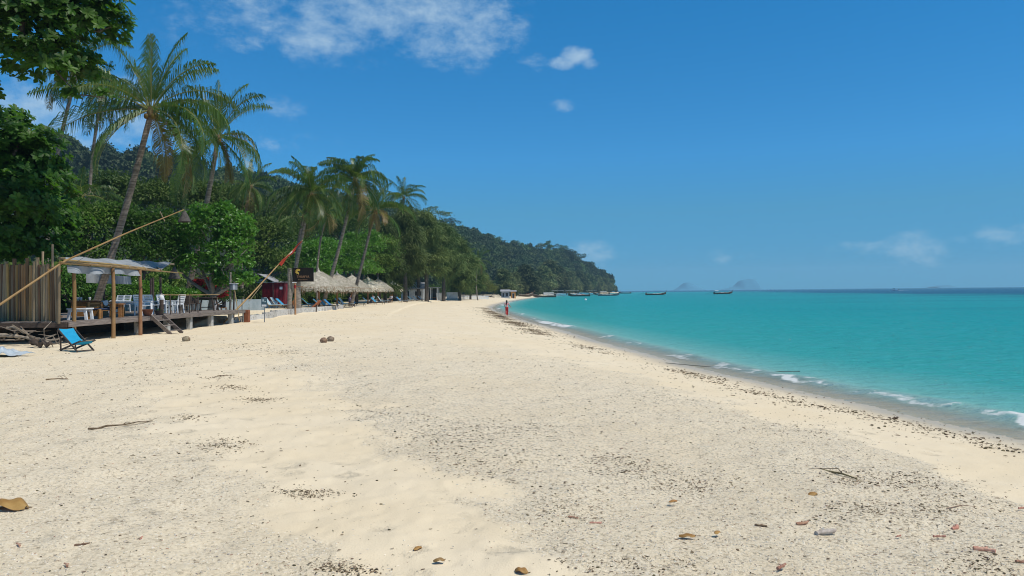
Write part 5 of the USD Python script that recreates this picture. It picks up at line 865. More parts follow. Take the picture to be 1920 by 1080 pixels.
# the near deck chair
p = ground(146, 658); dc = thing('deck_chair', 'blue canvas deck chair with a dark folding frame, alone on the sand', 'deck chair', p, -.50)
W = .27
for y in (-W, W): emit(dc, 'long_rail', MB().bar((-.62, y, .70), (.42, y, .0), .035, .055, ch=.006), 'dark_timber'); emit(dc, 'cross_rail', MB().bar((-.55, y * .86, .03), (.52, y * .86, .34), .035, .055, ch=.006), 'dark_timber'); emit(dc, 'prop_leg', MB().bar((-.52, y * .86, .0), (-.50, y * .95, .48), .035, .045), 'dark_timber')
for x, z in ((-.62, .70), (.50, .33), (-.53, .05), (.41, .03)): emit(dc, 'crossbar', MB().bar((x, -W, z), (x, W, z), .03, .03), 'dark_timber')
t = np.linspace(0, 1, 16); ln = np.stack([-.62 + .80 * t + .20 * t ** 3 * 0, 0 * t, .715 - .50 * t - .10 * np.sin(np.pi * t)], 1); ln = np.vstack([ln, [[.34, 0, .235], [.50, 0, .345]]]); emit(dc, 'canvas', MB().grid(np.stack([ln + V(0, -.235, 0), ln + V(0, 0, -.02), ln + V(0, .235, 0)], 1), .006), 'blue_canvas', 50)
# things on the sand at the left
def branch(label, pts, r, m='driftwood', twigs=3, seed=0, name='driftwood_branch', cat='driftwood'):
    rng = np.random.default_rng(seed); pts = dense(np.asarray(pts, float), .12); o = pts[0].copy(); pts = pts - o; pts[1:-1] += rng.normal(size=(len(pts) - 2, 3)) * r * .35; t = thing(name, label, cat, o); emit(t, 'stem', MB().tube(pts, np.linspace(r, r * .35, len(pts)) * (1 + .15 * rng.normal(size=len(pts)).clip(-1, 1)), 7), m, 50)
    for k in range(twigs): a = pts[int(len(pts) * (.3 + .6 * rng.random()))]; emit(t, 'twig', MB().tube([a, a + rng.normal(size=3) * V(6, 6, 3) * r + V(0, 0, 2 * r), a + rng.normal(size=3) * V(12, 12, 4) * r + V(0, 0, 3 * r)], [r * .4, r * .3, r * .12], 5), m)
G = lambda px, py, dz=.05: ground(px, py) + V(0, 0, dz)
H_ = lambda px, py, Y: at(px, py, Y)
branch('long grey driftwood limb lying before the bamboo wall', [H_(-5, 629, 27.9), H_(30, 630, 27.6), H_(70, 636, 27.3), H_(98, 637, 27.2), H_(120, 630, 27.3)], .075, twigs=4, seed=1)
branch('pale crooked driftwood limb arching up to the edge of the terrace shadow', [H_(13, 615, 28.2), H_(26, 614, 28.1), H_(42, 619, 27.8), H_(55, 630, 27.4), H_(80, 638, 27.0)], .05, seed=2)
branch('short broken branch left of the deck chair', [H_(85, 641, 27), H_(100, 644, 26.9), H_(117, 640, 26.8)], .05, seed=3)
branch('dark sunken log half buried before the bamboo wall', [H_(60, 643, 26.9), H_(97, 645, 26.8)], .13, 'dark_timber', 1, seed=4)
branch('thin driftwood stick in shade at the far left', [H_(-20, 636, 28), H_(45, 637, 27.8)], .045, seed=5)
branch('thin forked stick lying on the rubble left of the yellow sand', [G(165, 806, .015), G(205, 802, .02), G(240, 797, .02), G(286, 791, .015)], .016, 'twig', 2, 6, 'stick', 'stick')
branch('slight twig on the sand below the deck chair', [G(86, 713, .015), G(110, 711, .02), G(144, 715, .015)], .015, 'twig', 2, 7, 'stick', 'stick')
branch('black curved stick on the rubble near the right edge', [G(1538, 882, .012), G(1570, 889, .018), G(1607, 900, .012)], .017, 'seaweed', 1, 8, 'stick', 'stick')
branch('slender curved twig at the right edge below the smooth sand', [G(1775, 955, .01), G(1805, 949, .012), G(1830, 952, .01)], .006, 'twig', 0, 9, 'stick', 'stick')
p = ground(12, 668); u, v = np.meshgrid(np.linspace(-.75, .55, 26), np.linspace(-.5, .5, 20), indexing='ij'); g = np.stack([u, v, .03 + .42 * meshkit.fbm(np.stack([u * 4.5, v * 4.5, 0 * u], -1), 3, 5) ** 1.5 * np.clip(1.3 - np.hypot(u + .1, v) * 1.5, 0, 1)], -1); sh = thing('plastic_sheet', 'crumpled pale blue plastic sheet at the far left of the sand', 'sheet', p); emit(sh, 'sheet', MB().grid(g, .006), 'plastic_sheet', 50)
def nut(label, px, py, r, m='husk'):
    p = ground(px, py); t = thing('coconut_husk', label, 'coconut', p + V(0, 0, r * .75)); s = trimesh.creation.icosphere(3, r); s.apply_transform(np.diag([1.15, 1, .95, 1])); emit(t, 'husk', noisy(s, r * .16, 6 / r * .35, int(px)), m, True); emit(t, 'stalk_end', noisy(trimesh.creation.icosphere(2, r * .25).apply_translation((r * 1.05, -.3 * r, .3 * r)), r * .05, 20), 'twig', True)
nut('round coconut husk alone on the sand right of the steps', 349, 641, .13); nut('dark coconut husk, the left of a pair in the middle of the beach', 607, 643, .115, 'twig'); nut('pale coconut husk, the right of a pair in the middle of the beach', 620, 640, .115)
def dry_leaf(label, px, py, L, az, m='dry_leaf', curl=.3, seed=0):
    p = ground(px, py); u, v = np.meshgrid(np.linspace(0, 1, 12), np.linspace(-1, 1, 7), indexing='ij'); w = L * .30 * np.sin(np.pi * np.clip(u * .92 + .04, 0, 1)) ** .7; x = (u - .5) * L; g = np.stack([x, v * w, .012 + L * curl * .5 * np.sin(np.pi * u) * (1 - .7 * v * v) + L * .05 * np.sin(u * 9 + v * 3)], -1); R = np.array([[math.cos(az), math.sin(az), 0], [-math.sin(az), math.cos(az), 0], [0, 0, 1]]); t = thing('dry_leaf', label, 'leaf', p); emit(t, 'blade', MB().grid(g @ R, .003), m, True); emit(t, 'leaf_stalk', MB().tube(np.array([[L * .48, 0, .012], [L * .62, .01, .016]]) @ R, .004, 5), 'twig')
dry_leaf('large curled orange leaf at the lower left edge', 18, 953, .34, -.2, curl=.42); dry_leaf('orange leaf curled on the rubble, right of centre of the lower beach', 1524, 930, .13, .7, curl=.3); dry_leaf('small yellow leaf on smooth sand at the bottom centre', 783, 1032, .07, .9); dry_leaf('brown curled leaf below the small yellow one', 823, 1055, .075, .3, 'bamboo_gold', .5); dry_leaf('orange leaf cut by the lower picture edge', 978, 1075, .10, -.6, curl=.5); dry_leaf('pale brown leaf on the rubble above the bottom edge', 1288, 1008, .12, .0, curl=.15); dry_leaf('yellow curled leaf in the middle of the rubble', 1262, 943, .08, .4); dry_leaf('yellow scrap of leaf left of the lower coral branch', 1345, 1002, .07, .8)
def coral(label, px, py, L, az, m, seed):
    rng = np.random.default_rng(seed); p = ground(px, py); n = 7; pts = np.zeros((n, 3)); d = az
    for i in range(1, n): d += rng.normal() * .28; pts[i] = pts[i - 1] + V(math.cos(d), math.sin(d), 0) * L / (n - 1)
    r = L * .085 * (1 + .25 * rng.normal(size=n).clip(-1, 1)); pts[:, 2] = r.max() * .6; t = thing('coral_branch', label, 'coral', p, group=None); v, f = MB().tube(dense(pts, L / 24), np.interp(np.linspace(0, 1, len(dense(pts, L / 24))), np.linspace(0, 1, n), r), 9).get(); v = v + (meshkit.noise(v * 90, seed)[:, None] - .5) * L * .04; emit(t, 'stem', (v, f), m, True); k = 3; d += 1.1; emit(t, 'side_branch', MB().tube([pts[k], pts[k] + V(math.cos(d), math.sin(d), .3) * L * .2], [r[k] * .8, r[k] * .5], 7), m)
for i, (lab, px, py, L, az, m) in enumerate([('knobbly pink coral stick at the left of the lower right rubble', 1493, 984, .14, .15, 'coral_pink'), ('curved two tone coral branch below the knobbly stick', 1530, 1003, .20, .35, 'coral_grey'), ('straight red coral stick near the lower right corner', 1825, 1030, .15, .02, 'coral_pink'), ('short brick red coral piece right of the coral bend', 1750, 1007, .10, -.1, 'coral_pink'), ('bent coral branch with two knobs near the right edge', 1785, 994, .15, .7, 'coral_pink'), ('small upright coral lump right of the orange leaf', 1680, 1007, .06, .3, 'coral_pink'), ('broken coral tip at the bottom right of centre', 1458, 1068, .12, .7, 'coral_pink'), ('brown coral twig cut by the right picture edge', 1905, 1055, .13, .3, 'coral_pink'), ('reddish coral stub at the right edge below the smooth sand', 1910, 954, .10, -.2, 'coral_pink'), ('grey coral finger on the left of the rubble', 1415, 985, .10, -.4, 'twig'), ('pinkish coral knot left of centre in the rubble', 1065, 970, .09, .2, 'coral_pink'), ('rosy coral fragment right of the pinkish knot', 1105, 982, .10, .1, 'coral_pink'), ('dark coral stick in the left white rubble', 140, 1024, .10, .8, 'twig'), ('red tipped coral bit at the lower left', 31, 1020, .08, .1, 'coral_pink'), ('tiny red coral bit right of the dark coral stick', 262, 1012, .06, 1.2, 'coral_pink'), ('pink coral chip near the lower left edge of the yellow sand', 121, 1057, .08, -.6, 'coral_pink'), ('reddish coral tuft in the yellow sand, lower left of centre', 588, 1043, .10, .1, 'coral_pink'), ('red brown knob of weed and coral at the wet edge on the right', 1674, 786, .20, .5, 'bamboo_brown')]): coral(lab, px, py, L, az, m, 700 + i)
rp = [ground(1248, 682), ground(1290, 686), ground(1340, 690), ground(1400, 697)]; rp = [q + V(0, 0, .03) for q in rp] + [onplane(1440, 697, WATER_Z + .03), onplane(1500, 696, WATER_Z + .03)]; ro = thing('mooring_rope', 'dark rope running from the sand into the shallow water', 'rope', rp[0]); emit(ro, 'rope', MB().tube(dense(np.array(rp) - rp[0], .3), .011, 6), 'rope_dark')
# ------------------------------------------------------------------ buildings at the far end of the beach
def hut(name, label, cat, px0, px1, Y, h, depth, roof_h, m, openings=(), roofm='roof_grey', pitch=True):
    a, b = gz(px0, Y), gz(px1, Y); z0 = min(a[2], b[2]); w = b[0] - a[0]; t = thing(name, label, cat, ((a[0] + b[0]) / 2, Y, z0))
    emit(t, 'side_wall', MB().box((-w / 2 + .06, depth / 2, h / 2), (.12, depth, h)), m); emit(t, 'side_wall', MB().box((w / 2 - .06, depth / 2, h / 2), (.12, depth, h)), m); emit(t, 'back_wall', MB().box((0, depth, h / 2), (w, .12, h)), m)
    xs = sorted(openings); cur = -w / 2; fw = MB()
    for x0, x1, zz0, zz1, kind in xs:
        x0, x1 = -w / 2 + x0 * w, -w / 2 + x1 * w; fw.box(((cur + x0) / 2, 0, h / 2), (x0 - cur, .12, h)); cur = x1
        if zz1 < h: fw.box(((x0 + x1) / 2, 0, (zz1 + h) / 2), (x1 - x0, .12, h - zz1))
        if zz0 > 0: fw.box(((x0 + x1) / 2, 0, zz0 / 2), (x1 - x0, .12, zz0))
        q = emit(t, kind, MB().box(((x0 + x1) / 2, .05, (zz0 + zz1) / 2), (x1 - x0, .03, zz1 - zz0)), 'dark_room'); emit(q, 'frame', MB().box(((x0 + x1) / 2, -.07, zz1 - .03), (x1 - x0 + .1, .05, .07)).box((x0, -.07, (zz0 + zz1) / 2), (.06, .05, zz1 - zz0)).box((x1, -.07, (zz0 + zz1) / 2), (.06, .05, zz1 - zz0)), 'white_paint')
    fw.box(((cur + w / 2) / 2, 0, h / 2), (w / 2 - cur, .12, h)); emit(t, 'front_wall', fw, m)
    if pitch: emit(t, 'roof', MB().bar((0, -.55, h + .05), (0, depth * .55, h + roof_h), w + .7, .07).bar((0, depth + .5, h + .05), (0, depth * .52, h + roof_h), w + .7, .07), roofm)
    else: emit(t, 'roof', MB().box((0, depth / 2, h + .08), (w + .5, depth + .8, .14)), roofm)
    return t, w
t, w = hut('beach_hut', 'white rendered hut with a dark door and window behind the last sunshade', 'hut', 752, 794, 150, 2.25, 4, 1.3, 'plaster', [(.20, .37, .02, 1.95, 'door'), (.62, .92, .95, 1.85, 'window')])
emit(t, 'eave_board', MB().box((0, -.50, 2.24), (w + .7, .05, .14)), 'dark_timber')
t = thing('shelter', 'dark open shelter on pale posts right of the white hut', 'shelter', gz(809, 158)); [emit(t, 'post', MB().tube([V(x, y, -.2), V(x, y, 2.5)], .10, 7), 'plaster') for x in (-1.3, -.2, 1.2) for y in (0, 3)]; emit(t, 'roof', MB().box((0, 1.5, 2.55), (3.4, 4, .12)), 'roof_grey'); emit(t, 'back_panel', MB().box((0, 3.1, 1.2), (2.8, .1, 2.4)), 'dark_room'); emit(t, 'bench', MB().box((.2, 1.2, .45), (1.8, .5, .08)).box((-.5, 1.2, .2), (.1, .4, .42)).box((.9, 1.2, .2), (.1, .4, .42)), 'red_timber')
t = thing('garden_wall', 'pale wall panel between the shelter and the spreading needle tree', 'wall', gz(823, 160)); emit(t, 'panel', MB().box((0, 0, .75), (1.2, .15, 1.5), ch=.01), 'plaster'); emit(t, 'coping', MB().box((0, 0, 1.53), (1.3, .2, .06), ch=.01), 'concrete')
t = thing('garden_wall', 'cream wall with a grey foot under the needle trees', 'wall', gz(848, 172)); emit(t, 'panel', MB().box((0, 0, 1.15), (2.5, .2, 1.4), ch=.01), 'plaster'); emit(t, 'footing', MB().box((0, -.03, .2), (2.7, .3, .6), ch=.02), 'concrete')
t = thing('picket_fence', 'white picket fence along the sand behind the yellow green tree', 'fence', gz(866, 200)); b = gz(916, 214) - gz(866, 200); n = 42
for k in range(n): emit(t, 'picket', MB().box(b * (k / (n - 1)) + V(0, 0, .5), (.10, .03, 1.0 + .05 * (k % 3))), 'white_paint')
for z in (.3, .75): emit(t, 'rail', MB().bar(V(0, .04, z), b + V(0, .04, z), .03, .08), 'white_paint')
t, w = hut('beach_kiosk', 'small grey and white beach kiosk on a concrete plinth, right of the dark round tree', 'kiosk', 940, 955, 262, 2.3, 2.5, .7, 'roof_grey', [(.12, .38, .6, 2.0, 'window'), (.52, .9, .7, 2.0, 'window')]); emit(t, 'plinth', MB().box((0, -.8, .0), (3.4, 2.2, .7), ch=.03), 'concrete')
hut('orange_hut', 'small orange hut beside the beach kiosk', 'hut', 958, 967, 270, 2.4, 2.0, .5, 'orange_paint', [(.3, .7, .05, 1.8, 'door')])
branch('long dark driftwood log on the sand below the picket fence', [ground(911, 556.5) + V(0, 0, .2), ground(919, 557) + V(0, 0, .25), ground(927, 558) + V(0, 0, .15)], .16, 'dark_timber', 2, 31)
branch('small dark plank of driftwood at the water edge before the walking person', [ground(935, 594) + V(0, 0, .05), ground(946, 594.5) + V(0, 0, .05)], .06, 'dark_timber', 0, 32)

# ------------------------------------------------------------------ boats
mat('hull_dark', (.07, .045, .03), (.13, .08, .05), 1.2, .5); mat('hull_blue', (.06, .10, .11), (.10, .14, .15), 1.2, .5); mat('hull_trim', (.38, .33, .24), (.48, .42, .32), 3, .5); mat('boat_cloth', (.42, .46, .44), (.52, .56, .54), 2, .8); mat('boat_red', (.40, .12, .09), (.50, .2, .16), 2, .7); mat('hull_white', (.72, .73, .74), (.64, .66, .68), 1, .3); mat('engine', (.03, .03, .035), (.06, .06, .065), 5, .4, metal=.5)
mat('ribbon', (.5, .06, .08), (.55, .3, .05), 9, .7); mat('glass_dark', (.02, .03, .04), None, 4, .1)
def longtail(label, loc, rz, L=11.0, hull='hull_dark', canopy=None, tarp=None, tail=True, rod=True, cargo=0):
    t = thing('longtail_boat', label, 'boat', loc, rz); u = np.linspace(0, 1, 34); x = -.5 * L + u * L; half = .82 * np.clip(1 - np.abs(u * 2 - .85) ** 2.4 * .75, .02, 1) * np.clip((1 - u) * 5.0, .04, 1) ** .6; half[0] = .62; sheer = .55 + .20 * (1 - u) ** 2 + 1.75 * np.clip(u - .45, 0, 1) ** 2.3 * 2.1; keel = -.38 + .10 * (1 - u) + 1.35 * np.clip(u - .72, 0, 1) ** 1.8 * 6; keel = np.minimum(keel, sheer - .12)
    a = np.linspace(-1, 1, 11); P = np.zeros((34, 11, 3)); P[..., 0] = x[:, None] + (np.clip(u - .85, 0, 1) * 1.6)[:, None]; P[..., 1] = half[:, None] * np.sign(a) * np.abs(a) ** .62; P[..., 2] = keel[:, None] + (sheer - keel)[:, None] * np.abs(a) ** 2.0
    emit(t, 'hull', MB().grid(P, .04), hull, 40); emit(t, 'transom', MB().grid(np.stack([P[0], P[0] * V(1, 0, 0) + V(0, 0, sheer[0])], 0)), hull)
    for k in (0, -1): emit(t, 'gunwale', MB().tube(P[:, k] + V(0, 0, .03), .055, 5), 'hull_trim')
    fl = P[3:27, 2:9].copy(); fl[..., 2] = np.maximum(P[3:27, 5:6, 2] + .22, -.05); emit(t, 'floor', MB().grid(fl), 'hull_trim')
    for k in (6, 11, 16, 21): emit(t, 'thwart', MB().bar(P[k, 0] - V(0, 0, .12), P[k, -1] - V(0, 0, .12), .28, .04), 'hull_trim')
    tip = P[-1, 5]; tp = P[-1, 0]; emit(t, 'prow_post', MB().tube([tp * V(1, 0, 1) - V(.25, 0, .15), tp * V(1, 0, 1) + V(.32, 0, .55), tp * V(1, 0, 1) + V(.50, 0, 1.1)], [.11, .09, .06], 6), hull); emit(t, 'prow_ribbon', MB().tube([tp * V(1, 0, 1) + V(.25, 0, .38), tp * V(1, 0, 1) + V(.36, 0, .62)], .14, 7), 'ribbon')
    emit(t, 'engine', MB().box((x[1] + .1, 0, sheer[0] + .32), (.8, .45, .5), ch=.08).tube([V(x[1] + .3, 0, sheer[0] - .1), V(x[1] + .3, 0, sheer[0] + .2)], .08, 6), 'engine')
    if tail: emit(t, 'tail_shaft', MB().tube([V(x[1], 0, sheer[0] + .3), V(x[1] - 2.4, .1, sheer[0] + .10), V(x[1] - 4.4, .2, -.05)], [.06, .045, .04], 6), 'engine'); emit(t, 'tiller', MB().tube([V(x[1] + .4, 0, sheer[0] + .45), V(x[1] + 1.6, 0, sheer[0] + .75)], .03, 5), 'engine')
    if canopy:
        c0, c1 = canopy; xs = np.linspace(x[0] + c0 * L, x[0] + c1 * L, 9); y = np.linspace(-.85, .85, 7); g = np.stack([*np.meshgrid(xs, y, indexing='ij'), np.zeros((9, 7))], -1); g[..., 2] = 1.95 - .28 * (g[..., 1] / .85) ** 2 + .03 * np.sin(g[..., 0] * 4); emit(t, 'canopy', MB().grid(g, .03), 'boat_cloth', True)
        for xx in (xs[0] + .1, xs[4], xs[-1] - .1):
            for yy in (-.74, .74): emit(t, 'canopy_post', MB().tube([V(xx, yy, .35), V(xx, yy, 1.72)], .03, 5), 'hull_trim')
    if tarp: k0, k1 = tarp; g = P[k0:k1].copy(); g[..., 2] = sheer[k0:k1, None] + .16 - .12 * a[None] ** 2 + .05 * np.sin(np.arange(k1 - k0))[:, None]; emit(t, 'tarpaulin', MB().grid(g, .02), 'boat_red' if cargo else 'boat_cloth', True)
    for k in range(cargo): emit(t, 'cargo_box', MB().box((x[0] + L * (.35 + .09 * k), .12 * (-1) ** k, .75), (.7, .8, .55), ch=.04), ['boat_red', 'hull_white', 'boat_cloth'][k % 3])
    return t
def sea_at(px, Y): p = at(px, 545, Y); return V(p[0], Y, WATER_Z + .12)
longtail('brown longtail boat nosed onto the beach, leftmost of the anchored boats', sea_at(1021, 345), math.pi + .05, 10.2, 'hull_dark', canopy=(.10, .55), tail=True)
longtail('longtail boat heaped with red and white cargo, second from the beach', sea_at(1086, 385), math.pi - .05, 10.8, 'hull_dark', tarp=(8, 20), cargo=5)
longtail('grey longtail boat with its bow to the right, third from the beach', sea_at(1141, 405), .05, 11.0, 'hull_blue', tarp=(6, 24))
longtail('longtail boat alone in open water with its long tail shaft trailing left', sea_at(1229, 430), .0, 11.2, 'hull_dark', tarp=(12, 27))
longtail('rightmost longtail boat, with a little awning over its stern and pale cargo', sea_at(1355, 462), .0, 11.0, 'hull_dark', canopy=(.06, .26), cargo=4)
longtail('dark longtail boat among the white boats under the headland', sea_at(1128, 520), math.pi, 11, 'hull_dark', canopy=(.2, .6))
longtail('tiny longtail boat just off the headland tip', sea_at(1172, 700), math.pi, 11, 'hull_dark')
longtail('brown rowing longtail pulled up on the sand by the group of people', V(*ground(986, 556.5)[:2], ground(986, 556.5)[2] + .35), .2, 6.5, 'hull_dark', tail=False)
def speedboat(label, loc, rz, L=12, roof=True):
    t = thing('speedboat', label, 'boat', loc, rz, None); u = np.linspace(0, 1, 18); x = (u - .5) * L; half = 1.45 * np.clip((1 - u) * 2.4, 0.02, 1) ** .6; sh = .95 + .55 * u ** 2; a = np.linspace(-1, 1, 9); P = np.stack([x[:, None] + 0 * a, half[:, None] * np.sign(a) * np.abs(a) ** .5, -.4 + .5 * (u ** 4)[:, None] + (sh + .4 - .5 * u ** 4)[:, None] * np.abs(a) ** 1.6], -1)
    emit(t, 'hull', MB().grid(P, .05), 'hull_white', 40); emit(t, 'deck', MB().grid(P[:, 1:-1] * V(1, 1, 0) + np.stack([0 * P[:, 1:-1, 0], 0 * P[:, 1:-1, 0], np.repeat((sh - .12)[:, None], 7, 1)], -1)), 'hull_white'); emit(t, 'windscreen', MB().box((L * .14, 0, 1.75), (.1, 2.2, .7)), 'glass_dark'); [emit(t, 'outboard', MB().box((-L / 2 - .3, y, .9), (.5, .4, .9), ch=.1), 'engine') for y in (-.5, .5)]
    if roof: emit(t, 'canopy', MB().box((-L * .14, 0, 2.75), (L * .55, 2.5, .10), ch=.03), 'hull_white'); [emit(t, 'canopy_post', MB().tube([V(xx, y, .9), V(xx, y, 2.72)], .04, 5), 'metal_grey') for xx in (-L * .38, -.14 * L, L * .1) for y in (-1.1, 1.1)]
    return t
speedboat('white speedboat with a flat canopy behind the two nearest longtail boats', sea_at(1040, 440), math.pi, 13); speedboat('long white speedboat behind the cargo longtail, nearer the headland', sea_at(1066, 455), math.pi + .1, 14); speedboat('white speedboat between the second and third longtail boat', sea_at(1104, 560), math.pi, 14); speedboat('far dark and white motorboat running on the deep blue band at the right', sea_at(1678, 720), math.pi, 6, False); speedboat('tiny far motorboat on the horizon right of the flat topped island', sea_at(1446, 1500), math.pi, 12)
wk_ = MB(); g = np.zeros((14, 4, 3)); u = np.linspace(0, 1, 14)[:, None]; v = np.linspace(-1, 1, 4)[None]; g[..., 0] = u * 9; g[..., 1] = v * (.5 + u * 1.2); g[..., 2] = .10 + .12 * (1 - u) * (1 - v ** 2); q = sea_at(1678, 720); solo('boat_wake', MB().grid(g + V(q[0] + 3.2, 720, WATER_Z + .05), .02), 'hull_white', 'white wake trailing right behind the far motorboat', 'wake', True)
bu = thing('mooring_buoy', 'small white buoy floating below the second longtail boat', 'buoy', V(at(1098, 563, 225)[0], 225, WATER_Z + .05)); emit(bu, 'float', trimesh.creation.icosphere(2, .38), 'hull_white', True); emit(bu, 'ring', trimesh.creation.torus(.12, .03).apply_translation((0, 0, .42)), 'metal_grey', True)

# ------------------------------------------------------------------ people
mat('skin', (.33, .17, .10), (.38, .20, .12), 8, .55); mat('hair', (.016, .010, .007), (.03, .02, .014), 12, .6); mat('red_cotton', (.42, .022, .020), (.50, .035, .03), 9, .9); mat('pink_cotton', (.58, .26, .26), (.62, .36, .36), 7, .9); mat('pale_cotton', (.60, .60, .66), (.52, .53, .60), 7, .9); mat('violet_cotton', (.20, .14, .22), (.26, .18, .28), 7, .9); mat('black_cotton', (.02, .02, .025), (.03, .03, .04), 7, .9); mat('orange_cotton', (.5, .2, .06), (.55, .25, .09), 7, .9)
def hullchain(chains, edge=.03, smooth=6):
    parts = []
    for ch in chains:
        for (a, ra), (b, rb) in zip(ch[:-1], ch[1:]): parts.append(m3.Manifold.batch_hull([m3.Manifold.sphere(float(ra), 14).translate(tuple(map(float, a))), m3.Manifold.sphere(float(rb), 14).translate(tuple(map(float, b)))]))
    m = m3.Manifold.batch_boolean(parts, m3.OpType.Add).refine_to_length(edge); mm = m.to_mesh(); t = trimesh.Trimesh(mm.vert_properties[:, :3], mm.tri_verts); trimesh.smoothing.filter_taubin(t, iterations=smooth); return t
def hand(wrist, d, palm_n, s=1.0):
    d = nrm(d); n = nrm(palm_n - d * (palm_n @ d)); x = np.cross(d, n); out = [[(wrist, .026 * s), (wrist + d * .05 * s + x * .018, .020 * s)], [(wrist, .026 * s), (wrist + d * .05 * s - x * .018, .020 * s)]]
    for k, l in zip((-1.5, -.5, .5, 1.5), (.058, .072, .078, .066)): a = wrist + d * .085 * s + x * k * .019 * s; out.append([(wrist + d * .05 * s + x * k * .012, .013 * s), (a, .0095 * s), (a + d * l * .5 * s + n * .012, .0085 * s), (a + d * l * .85 * s + n * .035, .0072 * s)])
    out.append([(wrist + d * .02 * s + x * .022 * s, .014 * s), (wrist + d * .045 * s + x * .05 * s, .0105 * s), (wrist + d * .075 * s + x * .056 * s + n * .01, .0085 * s)]); return out
def person(label, loc, rz, pose, top, bottom, hairlen=.3, H=1.0, legs_covered=.8, shoes=False, group=None, sleeve=1):
    """pose: dict of joints in a frame where the figure faces +y: hip, chest, neck, head, and per side (L, R) shoulder, elbow, wrist, hipj, knee, ankle."""
    t = thing('person', label, 'person', loc, rz, group, scale=H); J = {k: np.asarray(v, float) for k, v in pose.items()}
    fwd = nrm(J.get('face', V(0, 1, 0))); up = nrm(J['head'] - J['neck'])
    ch = [[(J['hip'], .115), (J['waist'], .098), (J['chest'], .118), (J['neck'] - up * .06, .062), (J['neck'], .052), (J['head'] - up * .05, .055)], [(J['hip'] - V(.06, 0, 0), .095), (J['hip'] + V(.06, 0, 0), .095)], [(J['chest'] - V(.08, 0, -.02), .085), (J['chest'] + V(.08, 0, .02), .085)]]
    ch.append([(J['head'] + up * .03 - fwd * .012, .088), (J['head'] - up * .05 + fwd * .02, .062), (J['head'] - up * .075 + fwd * .045, .035)])
    ch.append([(J['head'] - up * .005 + fwd * .075, .012), (J['head'] - up * .03 + fwd * .095, .014)])
    for s, sg in (('L', -1), ('R', 1)):
        ch.append([(J['chest'] + V(sg * .08, 0, .05), .075), (J[s + 'sh'], .056), (J[s + 'el'], .040), (J[s + 'wr'], .027)]); d = J[s + 'wr'] - J[s + 'el']; ch += hand(J[s + 'wr'], d, V(-sg, .2, 0), 1.0)
        ch.append([(J['hip'] + V(sg * .06, 0, -.02), .10), (J[s + 'kn'], .056), (J[s + 'an'] + (J[s + 'kn'] - J[s + 'an']) * .65 - V(0, .015, 0), .055), (J[s + 'an'], .036)]); ch.append([(J[s + 'an'] - V(0, .03, .03), .034), (J[s + 'an'] + V(0, .10, -.045), .028), (J[s + 'an'] + V(0, .16, -.05), .022)])
        ch.append([(J['head'] + V(sg * .082, 0, 0), .016), (J['head'] + V(sg * .088, -.012, .03), .016)])
    emit(t, 'body', hullchain(ch, .032), 'skin', True)
    eyes = MB(); x = np.cross(fwd, up)
    for sg in (-1, 1): eyes.tm(trimesh.creation.icosphere(1, .011).apply_translation(J['head'] + fwd * .074 + x * sg * .032 + up * .012))
    emit(t, 'eyes', eyes, 'hair')
    tc = [[(J['hip'] + V(0, 0, .06), .132), (J['waist'], .115), (J['chest'], .134), (J['neck'] - up * .08, .075)], [(J['chest'] - V(.09, 0, -.03), .097), (J['chest'] + V(.09, 0, .03), .097)]]
    for s, sg in (('L', -1), ('R', 1)): tc.append([(J['chest'] + V(sg * .08, 0, .05), .085), (J[s + 'sh'], .068), (J[s + 'sh'] + (J[s + 'el'] - J[s + 'sh']) * (.5 if sleeve < 1 else 1), .054)])
    emit(t, 'shirt', hullchain(tc, .035, 4), top, True)
    bc = [[(J['hip'] + V(0, 0, .03), .130), (J['hip'] - V(0, 0, .03), .128)]]
    for s, sg in (('L', -1), ('R', 1)):
        k = J[s + 'kn']; bc.append([(J['hip'] + V(sg * .062, 0, -.02), .115), (k, .072)])
        if legs_covered > .5: bc.append([(k, .072), (k + (J[s + 'an'] - k) * (legs_covered - .5) * 2, .062)])
    emit(t, 'trousers', hullchain(bc, .035, 4), bottom, True)
    hc = [[(J['head'] + up * .045 - fwd * .03, .094), (J['head'] + up * .01 - fwd * .05, .085)]]
    if hairlen > .1: hc.append([(J['head'] - fwd * .05, .08), (J['head'] - up * hairlen * .5 - fwd * .09 - V(.02, 0, 0), .072), (J['head'] - up * hairlen - fwd * .085 - V(.035, 0, 0), .04)])
    emit(t, 'hair', hullchain(hc, .03, 4), 'hair', True); return t
WALK = dict(hip=(0, 0, .90), waist=(.005, .005, 1.07), chest=(0, .01, 1.24), neck=(0, .015, 1.42), head=(-.01, .03, 1.56), Lsh=(-.185, .0, 1.34), Lel=(-.235, .03, 1.09), Lwr=(-.19, .17, .93), Rsh=(.185, .0, 1.33), Rel=(.30, -.03, 1.10), Rwr=(.43, .0, .93), Lkn=(-.085, .06, .48), Lan=(-.075, -.10, .09), Rkn=(.085, .10, .49), Ran=(.08, .22, .075))
STAND = dict(WALK, Lel=(-.23, .02, 1.08), Lwr=(-.24, .10, .86), Rel=(.24, .0, 1.08), Rwr=(.24, .12, .88), Lkn=(-.09, .03, .49), Lan=(-.10, 0, .075), Rkn=(.09, .03, .49), Ran=(.10, 0, .075))
SIT = dict(hip=(0, -.06, .50), waist=(0, -.08, .66), chest=(0, -.07, .84), neck=(0, -.04, 1.02), head=(0, .0, 1.16), Lsh=(-.18, -.07, .93), Lel=(-.23, .05, .72), Lwr=(-.16, .25, .62), Rsh=(.18, -.07, .93), Rel=(.23, .05, .72), Rwr=(.14, .26, .64), Lkn=(-.11, .36, .50), Lan=(-.11, .40, .075), Rkn=(.11, .36, .50), Ran=(.12, .42, .075))
